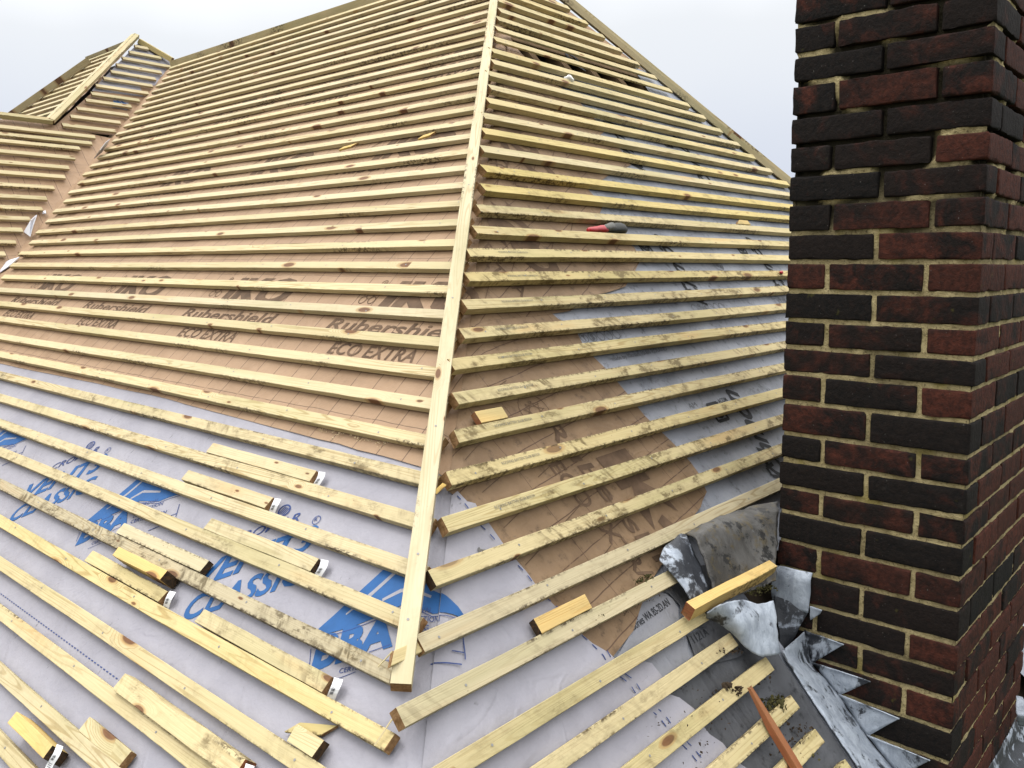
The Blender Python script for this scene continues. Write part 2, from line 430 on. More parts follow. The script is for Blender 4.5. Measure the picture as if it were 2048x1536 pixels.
def sheet(name, parts, mats, prints=(), step=0.05, lift=0.0013, label='', cat='roofing membrane', group=None):
    """parts: list of (polygon, mapping(x,y)->Vector3, uv(x,y), mapping with extra lift) ; prints are in sheet coordinates of parts[0]"""
    verts, faces, fm, uvs = [], [], [], []
    def absorb(bm, mp, uv, mi, extra):
        base = len(verts)
        bm.verts.index_update()
        for v in bm.verts:
            verts.append(mp(v.co.x, v.co.y, extra)); uvs.append(uv(v.co.x, v.co.y))
        for f in bm.faces:
            faces.append(tuple(base + v.index for v in f.verts)); fm.append(mi)
        bm.free()
    for poly, mp, uv in parts:
        absorb(poly_bm(poly, step), mp, uv, 0, 0.0)
    for vs, fs, mi in prints:
        bm = bmesh.new()
        bv = [bm.verts.new((x, y, 0)) for x, y in vs]
        for f in fs:
            try: bm.faces.new([bv[i] for i in f])
            except ValueError: pass
        bmesh.ops.triangulate(bm, faces=bm.faces[:])
        for f in bm.faces:
            f.normal_update()
            if f.normal.z < 0: f.normal_flip()
        grid_cut(bm, 0.025)
        if len(parts) == 1:
            absorb(bm, parts[0][1], parts[0][2], mi, lift + .0003 * (mi > 1))
        else:                                      # wraps the hip: split along the fold
            n = Vector((rperp(DL).x, rperp(DL).y, 0)); co = Vector((AL.x, AL.y, 0))
            b2 = bm.copy()
            for b, k in ((bm, 0), (b2, 1)):
                bmesh.ops.bisect_plane(b, geom=b.verts[:] + b.edges[:] + b.faces[:], plane_co=co, plane_no=n, dist=1e-6, clear_outer=(k == 0), clear_inner=(k == 1))
                if k == 0: absorb(b, parts[0][1], parts[0][2], mi, lift + .0003 * (mi > 1))
                else:
                    for v in b.verts:
                        q = L2R((v.co.x, v.co.y)); v.co.x, v.co.y = q.x, q.y
                    absorb(b, parts[1][1], parts[1][2], mi, lift + .0003 * (mi > 1))
    me = bpy.data.meshes.new(name)
    me.from_pydata([tuple(v) for v in verts], [], faces)
    for m in mats: me.materials.append(m)
    ul = me.uv_layers.new(name='print')
    for p in me.polygons:
        p.material_index = fm[p.index]; p.use_smooth = True
        for li in p.loop_indices: ul.data[li].uv = uvs[me.loops[li].vertex_index]
    o = bpy.data.objects.new(name, me); link(o)
    return tag(o, label, cat, group)

def on(sl, hf, off=0.0, edge=None):
    """sheet coordinates -> place; pinned under the battens, rounded over the hip"""
    def f(x, y, e=0.0):
        h = hf(x, y) + off
        gap = 1.0
        if edge:
            gap = gapR(y) if sl is FR else gapL(y) if sl is FL else 1.0
            h += edge(x, y) * gap
        if sl is FL or sl is FR:
            lim = -.0180 if sl is FL else -.0240
            if h > lim: h = lim + (h - lim) * (gap if edge else 0)
            A_, D_ = (AL, DL) if sl is FL else (AR, DR)
            nn = rperp(D_) * (-1 if sl is FL else 1)
            s = (Vector((x, y)) - A_).dot(nn)
            if s < .07:
                k = max(0.0, 1 - s / .07)
                h = h * (1 - sstep(0, 1, k)) + (-.031 + off * .6 - .007 * k * k) * sstep(0, 1, k)
                sh = -h * .574 * k
                x += nn.x * sh; y += nn.y * sh
        return sl.p(x, y, h + e)
    return f
ident = lambda x, y: (x, y)
def rag(a, b, n, amp, seed):
    """a ragged line from a to b"""
    out = []
    for i in range(n):
        t = i / (n - 1)
        k = 0 if i in (0, n - 1) else amp
        out.append((a[0] + (b[0] - a[0]) * t + k * n1(t * n * .7, seed), a[1] + (b[1] - a[1]) * t + k * n1(t * n * .7, seed + 9)))
    return out

def lap(y0, amt=0.006, w=0.03):
    return lambda x, y: amt * math.exp(-max(0.0, y - y0) / w) * (0.5 + 0.5 * n1(x * 2.2, y0 * 7))

# --- grey sheet at the foot of the slopes, wrapping round the hip
ang = math.radians(34)
cA, sA = math.cos(ang), math.sin(ang)
def PF(px, py, dx=0.0):          # print frame of the blue lettering -> left-slope coordinates
    return (-0.737 + dx + cA * px - sA * py, -0.069 + sA * px + cA * py)
def c_(l): return l
blue = []
ROOF = [(-0.3256, 0.0365), (-0.2611, 0.2012), (-0.215, 0.228), (-0.172, 0.232)]
def logo(dx):
    L_ = lambda p: (p[0] + dx, p[1])
    Rr = lambda p: (R2L(p)[0] + dx, R2L(p)[1])
    eL, a1 = (-0.3256, 0.0365), (-0.2620, 0.2003)
    e2 = Rr((0.1892, 0.0457)); e1 = Rr((0.1666, 0.1050)); e0 = Rr((0.1440, 0.1384))
    lo = [Rr((0.1770, 0.0456)), Rr((0.1437, 0.0747)), Rr((0.1143, 0.0955)), L_((-0.1585, 0.1443)), L_((-0.1911, 0.1118)), L_((-0.2454, 0.0680)), L_((-0.2970, 0.0345))]
    out = [shape([L_(eL), L_(a1), L_((-0.226, 0.226)), L_((-0.17, 0.226)), e0, e1, e2] + lo, 1)]
    # pale rays across the roof
    for a, b, w0, w1 in (((-0.2801, 0.0859), (-0.2506, 0.1438), .004, .010), ((-0.2527, 0.1372), (-0.2255, 0.2058), .010, .009), ((-0.2119, 0.1401), (-0.1811, 0.1730), .007, .009), ((-0.1811, 0.1730), (-0.10, 0.19), .009, .006)):
        a, b = Vector(L_(a)), Vector(L_(b)); n = rperp((b - a).normalized())
        out.append(shape([a + n * w0 * .5, b + n * w1 * .5, b - n * w1 * .5, a - n * w0 * .5], 3))
    q = [Vector(p) for p in lo]
    for i in range(len(q) - 1):
        a, b = q[i], q[i + 1]; n = rperp((b - a).normalized()) * .006
        out.append(stroke(a - n, b - n, .0016, 2))
    out.append(stroke(L_((-0.3100, -0.0035)), L_((-0.2871, -0.0308)), .0016, 2))
    out.append(stroke(Rr((0.1595, 0.0079)), Rr((0.1345, -0.0310)), .0024, 2))
    out.append(stroke(Rr((0.1164, -0.0021)), Rr((0.1405, -0.0188)), .0022, 2))
    out.append(stroke(Rr((0.0557, 0.0072)), Rr((0.1218, -0.0364)), .0026, 2))
    out.append(stroke(L_((-0.2017, -0.0330)), L_((-0.1666, -0.0035)), .0014, 2))
    out.append(stroke(L_((-0.1646, 0.0391)), L_((-0.1265, 0.0683)), .0016, 2))
    b0 = PF(0.398, -0.232, dx)
    out.append(text_at('BBA', b0, math.radians(35.2), .190, .070, 1, .050, 0.12))
    an = math.radians(30)
    for i, s, w in ((0, 'APPROVAL', .085), (1, 'INSPECTION', .105), (2, 'TESTING', .075), (3, 'CERTIFICATION', .128)):
        o = PF(.594 + .002 * i, -.172 - .0195 * i, dx)
        out.append(text_at(s, o, an, w, .0125, 2, .004))
    out.append(text_at('CERTIFICATE No 06/4340', PF(.47, -.258, dx), an, .17, .0105, 2, .003))
    return out
for k in range(4):
    dx = -1.125 * k
    blue += logo(dx)
    blue.append(text_at('CLASSIC', PF(-.005, -.004, dx), ang, .350, .064, 1, .026, .30))
    blue.append(text_at("VENT3", PF(.0, .086, dx), ang, .345, .068, 1, .030, .30))
    blue.append(text_at('CROMAR', PF(.075, .186, dx), ang, .205, .027, 2, .006, .30))
    rc = PF(.335, .166, dx); blue.append(ring_shape(rc, .0125, .002, 2)); blue.append(text_at('R', (rc[0] - .0035, rc[1] - .0055), ang, .0085, .0115, 2, .01))
    oc = PF(.225, .238, dx); blue.append(ring_shape(oc, .018, .004, 2, 20, 1.15))
    for j in range(4): blue.append(stroke((oc[0] - .010 + j * .006, oc[1] - .012), (oc[0] - .006 + j * .006, oc[1] + .010), .0026, 2))
# stitched lap lines
for i in range(190):
    x = -3.3 + i * .0165
    if x < -0.79: blue.append(stroke((x, -.2465), (x + .008, -.2462), .0028, 2))
DASH = [(0.3283, 0.2993), (0.3511, 0.2101), (0.4102, 0.0127), (0.4652, -0.1437), (0.5101, -0.2883), (0.5492, -0.4345)]
for off in (0.0, .018):
    for a, b in zip(DASH[:-1], DASH[1:]):
        a, b = Vector(a), Vector(b); n = int((b - a).length / .026)
        if off and a.y > -.1: continue
        for i in range(n):
            p = a + (b - a) * (i / n); q = a + (b - a) * ((i + .5) / n)
            blue.append(stroke(R2L((p.x + off, p.y)), R2L((q.x + off, q.y)), .0028, 2))
polyL = [(-7.0, -1.28)] + [(hip_xL(-1.28), -1.28), (hip_xL(-.6), -.6), (hip_xL(0.52), .52)] + [(-7.0, .52)]
edgeR = [(0.3386, 0.3100), (0.3475, 0.2714), (.3685, .2587), (.389, .1254), (.413, .008), (.4606, -.1162), (.500, -.165), (0.5352, -0.1678), (0.5888, -0.2123), (0.6034, -0.2566), (0.5817, -0.2787),
         (0.6010, -0.3008), (0.6349, -0.3385), (0.6287, -0.3664), (0.6225, -0.3938), (0.6574, -0.4346), (0.6608, -0.4682), (.74, -.62), (.80, -1.22)]
polyR = [(hip_xR(.31), .31)] + edgeR + [(hip_xR(-1.22), -1.22), (hip_xR(-.5), -.5)]
def curlR(x, y):
    d = min((Vector((x, y)) - Vector(e)).length for e in edgeR[6:])
    return .0035 + .006 * math.exp(-d / .03) * (1 if y < -.1 else 0)
sheet('underlay_sheet', [(polyL, on(FL, hL, -.002), ident), (polyR, on(FR, hR, .0035, curlR), lambda x, y: tuple(R2L((x, y))))],
      [M['grey'], M['ink_blue'], M['ink_navy'], plain('pale_print_gap', (.26, .257, .292), .65, .3, 0, .15)], blue, .05,
      label='lavender grey underlay with blue lettering, wrapped round the foot of the hip')

# --- brown sheets on the long left slope
def brown_words(x0, y0, x1):
    out = []; x = x0
    while x > x1:
        out.append(text_at('ECO EXTRA', (x, y0), 0, .378, .0465, 1, .014, .10))
        out.append(text_at('Rubershield', (x - .105, y0 + .093), 0, .615, .050, 1, .016, .15))
        out.append(text_at('IKO', (x + .055, y0 + .185), 0, .42, .128, 1, .05, .12))
        for j in range(3): out.append(ring_shape((x - .035 + .022 * j, y0 + .225 + .02 * (j == 1)), .017, .003, 1, 12))
        out.append(stroke((x - .045, y0 + .245), (x + .01, y0 + .305), .004)); out.append(ring_shape((x + .005, y0 + .302), .013, .003, 1, 10))
        x -= .9085
    return out
bands = [(.455, 1.285), (1.255, 2.035), (2.0, 2.83), (2.8, 3.66)]
names = ['lowest', 'second', 'third', 'topmost']
blabel = ['brown printed underlay sheet lapping over the grey sheet on the left slope',
          'brown printed underlay sheet above the dark lap line, left slope',
          'brown printed underlay sheet above the second dark lap line, left slope',
          'brown underlay sheet just under the main ridge, left slope']
for i, (y0, y1) in enumerate(bands):
    pts = [(valley_xL(y0) - .10, y0)] + rag((valley_xL(y0), y0), (hip_xL(y0), y0), 40, .006, i) + [(hip_xL(y1), y1), (valley_xL(y1) - .10, y1)]
    if i == 0:
        pts = rag((valley_xL(.49) - .1, .475), (-1.7390, 0.4901), 12, .006, 3)[:-1] + rag((-1.7390, 0.4901), (-0.8443, 0.4682), 8, .004, 4)[:-1] + rag((-0.8443, 0.4682), (hip_xL(.452), .452), 8, .004, 5) + [(hip_xL(y1), y1), (valley_xL(y1) - .10, y1)]
    pr = []
    for yy in ((.755,) if i == 0 else (1.60,) if i == 1 else (2.36,) if i == 2 else (3.15,)):
        xr = -1.006 if i == 0 else (-1.7674, 1.6825)[0] if i == 1 else -1.9
        pr = brown_words(xr, yy, valley_xL(yy) + .5)
    sheet('underlay_sheet', [(pts, on(FL, hL, .0004 * i, lap(y0, .0035 if i == 0 else .007)), ident)], [M['brown'], M['ink_brown']], pr, .05, label=blabel[i], group='brown underlay sheets on the left slope')

# --- right slope
fx = lambda y: 5.391 - hip_xR(y) - .03
base = [(hip_xR(-.75) + .25, -.75), (1.09, -.75), (1.09, -.45), (1.07, -.14), (3.9, -.14), (4.0, .52), (hip_xR(.52), .52)]
sheet('underlay_sheet', [(base, on(FR, hR, -.004), ident)], [M['grey2'], M['ink_black']], [], .05, label='dirty blue grey underlay low on the right slope beside the chimney', group='grey underlay sheets on the right slope')
sheet('underlay_sheet', [([(2.30, -1.15), (4.6, -1.15), (3.9, -.14), (2.09, -.14), (2.09, -.5)], on(FR, hR, -.003), ident)], [M['grey2']], [], .08, label='grey underlay beyond the right hand face of the chimney', group='grey underlay sheets on the right slope')
gr = []
def script(ox, oy, s=1.0):
    w = lambda *p: [gr.append(stroke((ox + a[0] * s, oy + a[1] * s), (ox + b[0] * s, oy + b[1] * s), .014 * s, 1)) for a, b in zip(p[:-1], p[1:])]
    gr.append(text_at('Chmön', (ox + .02 * s, oy), math.radians(80), .36 * s, .095 * s, 1, .028, .35))
    w((.02, -.01), (-.075, .03), (-.07, .06), (-.02, .065))
    gr.append(ring_shape((ox - .118 * s, oy + .29 * s), .026 * s, .012 * s, 1)); gr.append(ring_shape((ox - .118 * s, oy + .29 * s), .011 * s, .006 * s, 1))
    for d in (-.033, .033):
        gr.append(stroke((ox + (-.118 + d) * s, oy + .255 * s), (ox + (-.118 + d) * s, oy + .325 * s), .012 * s)); gr.append(stroke((ox - .151 * s, oy + (.29 + d) * s), (ox - .085 * s, oy + (.29 + d) * s), .012 * s))
for ox, oy in ((1.995, .775), (2.80, .785), (1.745, 1.52), (2.35, 1.545), (2.93, 1.50), (2.55, .77 + 1.5)): script(ox, oy)
for ox, oy in ((2.31, .965), (1.70, 1.62)):
    gr.append(text_at('PSB', (ox, oy + .015), math.radians(-33), .07, .022, 2, .01)); gr.append(ring_shape((ox + .034, oy + .004), .03, .003, 2, 16, 1.2))
def icons(ox, oy):
    for j in range(6):
        gr.append(ring_shape((ox + .042 * j, oy), .019, .003, 2, 8 if j % 2 else 14))
        if j in (1, 2): gr.append(text_at('S' if j == 2 else 'T', (ox + .042 * j - .008, oy - .011), 0, .016, .022, 2, .05))
for ox, oy in ((1.90, .752), (1.10, .672), (2.62, .758)): icons(ox, oy)
for ox, oy in ((1.20, .575), (2.02, .60)):
    gr.append(text_at('made by Klosan, 10-86 POLAND', (ox, oy), math.radians(2), .33, .016, 2, .004))
gr.append(stroke((1.15, .512), (1.42, .518), .003, 2)); gr.append(stroke((1.46, .519), (2.3, .53), .003, 2))
up = [(hip_xR(.49), .49)] + rag((hip_xR(.49) + .5, .49), (4.0, .505), 20, .006, 31) + [(fx(1.2), 1.2), (fx(2.16), 2.16)] + rag((3.30, 2.165), (2.10, 2.165), 14, .010, 37) + [(hip_xR(2.165), 2.165)]
sheet('underlay_sheet', [(up, on(FR, hR, -.0025, lap(.49, .005)), ident)], [M['grey2'], M['ink_black'], M['ink_faint']], gr, .05, label='blue grey underlay with black script lettering across the right slope', group='grey underlay sheets on the right slope')
gl = [text_at('ACOM', (1.603, .352), math.radians(2), .062, .018, 1, .01)]
SC = []
gr = []; script(1.675, .035, 1.0); script(2.5, .04, 1.0); gl += gr
for ox, oy in ((1.25, .44), (1.42, .36)): gl.append(text_at('AM', (ox, oy), 0, .05, .02, 2, .0))
lo = [(1.0, -.02), (3.2, -.02), (3.3, .47), (.86, .47)]
sheet('underlay_sheet', [(lo, on(FR, hR, -.0032), ident)], [M['grey2'], M['ink_black'], M['ink_faint']], gl, .05, label='scuffed grey underlay strip with part of a black script word by the chimney', group='grey underlay sheets on the right slope')
top = rag((2.08, 2.43), (3.22, 2.40), 16, .018, 41) + [(fx(2.4), 2.4), (2.70, 3.13), (hip_xR(3.13), 3.13), (hip_xR(2.43), 2.43)]
sheet('underlay_sheet', [(top, on(FR, hR, 0), ident)], [M['brown_plain']], [], .05, label='brown underlay in the top corner of the right slope above the open gap')
side = [(hip_xR(2.12), 2.12), (2.10, 2.12), (2.06, 2.30), (2.12, 2.45), (hip_xR(2.45), 2.45)]
sheet('underlay_sheet', [(side, on(FR, hR, .001), ident)], [M['brown_plain']], [], .05, label='small brown underlay flap between the hip and the open gap')
sheet('underlay_sheet', [([(3.08, 2.14), (fx(2.14) + .03, 2.14), (fx(2.44) + .03, 2.44), (3.16, 2.44)], on(FR, hR, .0005), ident)], [M['grey2']], [], .04, label='small grey underlay piece closing the right end of the torn gap')
# brown pieces turned round the hip on to the right slope
th = math.radians(-79)
def uvS(x, y): return (math.cos(th) * x + math.sin(th) * y, -math.sin(th) * x + math.cos(th) * y)
SO = Vector((.625, .33))
def SP(px, py): return (SO.x + math.cos(th) * px - math.sin(th) * py, SO.y + math.sin(th) * px + math.cos(th) * py)
def curl_to(edge, amt, w):
    es = [Vector(e) for e in edge]
    def f(x, y):
        d = min((Vector((x, y)) - e).length for e in es)
        return amt * math.exp(-d / w) * (.5 + .6 * n1(x * 9, y * 9, 4))
    return f
strip_edge = [(1.0376, 0.8230), (1.0781, 0.7480), (1.1319, 0.7189), (1.1094, 0.6424), (1.1203, 0.5933), (1.1381, 0.5438), (1.1585, 0.4566), (1.1670, 0.3724), (1.1894, 0.3104), (1.2088, 0.2564), (1.2261, 0.1907), (1.2285, 0.1427), (1.1986, 0.0926), (1.1262, 0.0600), (0.9969, 0.0219),
              (0.8503, -0.0263), (0.7483, -0.0582), (0.6826, -0.0906), (0.5990, -0.1349), (0.5323, -0.1511), (0.4867, -0.1636)]
strip = [(hip_xR(.80), .80)] + strip_edge + [(0.4588, -0.1213), (0.4064, 0.0080), (.40, .09), (.368, .22), (hip_xR(.33) - .02, .33)]
sp = []
for px in (-.87, .035, .94):
    sp.append(text_at('ECO EXTRA', SP(px, .028), th, .378, .055, 1, .014, .10))
    sp.append(text_at('Rubershield', SP(px - .10, .12), th, .615, .060, 1, .016, .15))
    sp.append(text_at('IKO', SP(px + .05, .215), th, .42, .128, 1, .05, .12))
for j in range(9):
    a = j * .7
    sp.append(stroke((.735 + .04 * math.cos(a), .458 + .03 * math.sin(a)), (.735 + .04 * math.cos(a + 2.2), .458 + .03 * math.sin(a + 2.2)), .0022))
sp.append(ring_shape((.735, .458), .055, .0025, 1))
for j in range(-6, 10):                                        # printed diagonals
    a = (.41 + .0 * j, .187 + j * .094); sp.append(stroke(a, (a[0] + .115, a[1] + .036), .0022))
    b = (.60, .153 + j * .125 - .0); sp.append(stroke(b, (b[0] + .10, b[1] + .032), .0022))
def strip_in(p):                                               # keep print inside the sheet
    x, y = p; lo_, hi_ = max(hip_xR(y), .40), 1.2
    pts = strip; c = False; j = len(pts) - 1
    for i in range(len(pts)):
        if (pts[i][1] > y) != (pts[j][1] > y) and x < (pts[j][0] - pts[i][0]) * (y - pts[i][1]) / (pts[j][1] - pts[i][1]) + pts[i][0]: c = not c
        j = i
    return c
def clip(prs, inside):
    out = []
    for vs, fs, mi in prs:
        f2 = [f for f in fs if all(inside(vs[i]) for i in f)]
        if f2: out.append((vs, f2, mi))
    return out
sheet('underlay_sheet', [(strip, on(FR, hR, .0012, curl_to(strip_edge[12:], .007, .03)), uvS)], [M['brown_strip'], M['ink_brown']], clip(sp, strip_in), .04,
      label='dirty brown underlay strip with sideways lettering running beside the hip, torn lower end')
flaps = [('brown underlay end with a curled corner, lapped round the hip beside the red handled tool',
          [(hip_xR(.76), .76), (1.0032, 0.7660), (1.1543, 0.7736), (1.3525, 0.8324), (1.5421, 0.8627), (1.6643, 0.9290), (1.7775, 0.9955), (1.7889, 1.0539), (1.7573, 1.1170), (1.7523, 1.1632), (1.7463, 1.2018), (1.70, 1.23), (hip_xR(1.26), 1.26)]),
         ('brown underlay end lapped round the hip just above the red handled tool',
          [(hip_xR(1.22), 1.22), (1.72, 1.22), (1.7910, 1.2708), (1.7788, 1.3074), (1.7702, 1.3552), (1.9955, 1.4568), (2.2651, 1.5550), (2.2750, 1.6127), (2.2649, 1.6746), (2.10, 1.72), (hip_xR(1.74), 1.74)]),
         ('brown underlay end lapped round the hip below the torn black gap',
          [(hip_xR(1.70), 1.70), (2.14, 1.70), (2.2725, 1.7722), (2.2578, 1.8808), (2.2357, 1.9826), (2.1706, 2.0349), (2.04, 2.165), (hip_xR(2.165), 2.165)])]
for i, (lb, pts) in enumerate(flaps):
    def ff(p, pts=pts):
        x, y = p; c = False; j = len(pts) - 1
        for k in range(len(pts)):
            if (pts[k][1] > y) != (pts[j][1] > y) and x < (pts[j][0] - pts[k][0]) * (y - pts[k][1]) / (pts[j][1] - pts[k][1]) + pts[k][0]: c = not c
            j = k
        return c
    sp = []
    ym = pts[0][1]
    for px in (-1.3, -.87, -.4, .035):
        o = (pts[0][0] + .12, ym + .42 - px * .3)
        sp.append(text_at('ECO EXTRA', (o[0], o[1]), math.radians(-62), .378, .055, 1, .014, .10))
        sp.append(text_at('IKO', (o[0] + .16, o[1] + .08), math.radians(-62), .42, .128, 1, .05, .12))
    for j in range(7):
        a = (pts[0][0] + .1 + j * .16, ym + .05 + (j * .37) % .3); sp.append(stroke(a, (a[0] + .11, a[1] + .10), .003))
    th2 = math.radians(-62)
    sheet('underlay_sheet', [(pts, on(FR, hR, .0018 + .0009 * i, curl_to(pts[2:-1], .010, .025)), lambda x, y: (math.cos(th2) * x + math.sin(th2) * y, -math.sin(th2) * x + math.cos(th2) * y + i * 3))],
          [M['brown_strip'], M['ink_brown']], clip(sp, ff), .04, label=lb, group='brown underlay ends turned round the hip')
# old dark underlay pieces by the chimney
olds = [('dark grey old underlay with a printed line of letters, rounded right edge',
         [(0.4605, -0.1812), (0.5761, -0.1413), (0.6434, -0.1019), (0.7067, -0.0704), (0.7775, -0.0977), (0.7897, -0.1181), (0.7885, -0.1423), (0.7628, -0.1697), (0.7678, -0.1940), (0.7244, -0.2404), (0.7191, -0.2826), (0.6243, -0.2696), (0.5969, -0.2622), (0.5905, -0.2140), (0.5327, -0.1738)],
         [('essories WA BS-2D.AN', (0.5939, -0.1353), (0.7704, -0.1253), .019)], .0005, 'grey3l'),
        ('dark grey old underlay flap between the lead sheets, upper piece',
         [(0.7469, -0.0630), (0.8400, -0.0503), (1.0105, -0.0876), (0.8976, -0.2240), (0.7678, -0.1940), (0.7714, -0.1660), (0.7968, -0.1369), (0.7838, -0.1025)], [], .004, 'grey3'),
        ('dark gritty old underlay flap marked 1121A below the lead',
         [(0.7556, -0.2027), (0.8166, -0.2088), (0.9275, -0.2206), (0.9455, -0.3103), (0.8712, -0.3065), (0.7711, -0.2838), (0.7433, -0.2756), (0.7387, -0.2458)],
         [('1121A', (0.7621, -0.2274), (0.8316, -0.2290), .020)], .0045, 'grey3'),
        ('old dark underlay at the foot of the chimney',
         [(0.5945, -0.2874), (0.7191, -0.2826), (0.9155, -0.2923), (1.0479, -0.3344), (1.0405, -0.3809), (1.0405, -0.4457), (1.0376, -0.5266), (1.0359, -0.6722), (1.12, -.78), (.78, -.78), (0.6500, -0.4802), (0.6269, -0.3714)], [], -.0015, 'grey3')]
M['grey3l'] = membrane('slate_grey_underlay', (0.205, 0.212, 0.240), (0.150, 0.156, 0.178), .35, False, .5)
for lb, pts, wr, off, mm in olds:
    pr = []
    for s, a, b, h in wr:
        d = Vector(b) - Vector(a)
        pr.append(text_at(s, a, math.atan2(d.y, d.x), d.length, h, 1, .004))
    sheet('old_underlay', [(pts, on(FR, hR, off, curl_to(pts, .004, .02)), ident)], [M[mm], M['ink_black']], pr, .03, label=lb, group='old dark underlay round the chimney')

# --- further block
pts = [(-2.5, -1.1)] + rag((valley_xH(-1.1) + .07, -1.1), (valley_xH(2.2) + .07, 2.2), 24, .03, 55) + [(1.55, 2.29), (-2.5, 2.29)]
def hval(x, y):
    return .004 + .022 * math.exp(-max(0, valley_xH(y) + .07 - x) / .05) * (.5 + .5 * n1(y * 3.1, 7.7))
sheet('underlay_sheet', [(pts, on(FH, hH, -.001, hval), lambda x, y: (x, y + .05))], [M['brown'], M['ink_brown']], [], .06, label='brown underlay on the lower far wing, wavy edge along the valley', group='underlay on the further roof')
pts = [(1.50, 2.25)] + rag((valley_xH(2.25) + .06, 2.25), (valley_xH(2.95) + .06, 2.95), 8, .02, 57) + [(2.05, 2.93), (1.98, 2.78)]
sheet('underlay_sheet', [(pts, on(FH, hH, .001), ident)], [M['brown_plain']], [], .05, label='brown underlay low on the hip end of the further roof', group='underlay on the further roof')
pts = [(1.93, 2.74), (2.33, 2.76), (2.36, 2.92), (valley_xH(2.93) + .05, 2.93), (2.80, 3.26), (2.55, 3.48)]
sheet('underlay_sheet', [(pts, on(FH, hH, .003), ident)], [M['grey'], M['ink_blue']], [], .05, label='pale grey underlay high on the hip end of the further roof', group='underlay on the further roof')
pts = [(2.0235, 2.5672), (2.1329, 2.5559), (2.1795, 2.6562), (2.0685, 2.6664)]
sheet('underlay_patch', [([(p[0], p[1]) for p in pts], on(FH, hH, .006), ident)], [M['grey'], M['ink_blue']],
      [text_at('BBA', (pts[0][0] + .06, pts[0][1] + .015), .4, .09, .07, 1, .05)], .05, label='small pale patch with blue print on the further roof')
pts = [(-5.60, 2.25), (-6.22, 3.36), (-7.02, 3.36), (-7.45, 2.35), (-7.6, 2.2)]
sheet('underlay_sheet', [(pts, on(FK, lambda x, y: -.03 - .006 * n1(x * 5, y * 7), 0), ident)], [M['brown_plain']], [], .06, label='brown underlay on the left face of the further roof', group='underlay on the further roof')
# white turned-up edges in the valley
def flap(name, P, label, mats=None):
    verts = [Vector(p) for p in P]
    n = (verts[1] - verts[0]).cross(verts[2] - verts[0]).normalized() * .002
    k = len(verts)
    v2 = [v - n for v in verts] + [v + n for v in verts]
    fs = [tuple(range(k))[::-1], tuple(range(k, 2 * k))] + [(i, (i + 1) % k, k + (i + 1) % k, k + i) for i in range(k)]
    o = py_obj(name, v2, fs, mats or M['white_back'])
    return tag(o, label, 'underlay flap', 'white underlay edges turned up in the valley')
def LV(p, h): return FL.p(p[0], p[1], h)
flap('underlay_flap', [LV((-4.7037, 1.4036), .01), LV((-4.5298, 1.3616), .005), LV((-4.5886, 1.4405), .03), LV((-4.8157, 1.5715), .015), LV((-4.6297, 1.4654), .05)], 'white triangular underlay corner curling up out of the valley')
flap('underlay_flap', [LV((-5.0658, 2.2028), 0.0), LV((-5.0563, 2.2690), 0), LV((-5.1276, 2.3653), 0), LV((-5.1615, 2.4207), .01), LV((-4.9583, 2.3042), .05), LV((-4.9124, 2.2148), .045)], 'long thin white underlay edge turned up in the valley')
flap('underlay_flap', [LV((-4.7986, 1.5937), 0.0), LV((-4.7440, 1.5953), 0), LV((-4.8189, 1.6296), 0.0), LV((-4.7937, 1.6058), .01)], 'tiny white scrap of underlay in the valley beside the batten ends')
flap('underlay_flap', [LV((-4.4581, 1.0701), -.02), LV((-4.4302, 1.1177), -.02), LV((-4.4207, 1.2047), -.02), LV((-4.5058, 1.1732), -.015), LV((-4.5773, 1.1293), -.015)], 'pale grey scrap of underlay low in the valley at the picture edge', M['grey2'] if False else M['white_back'])
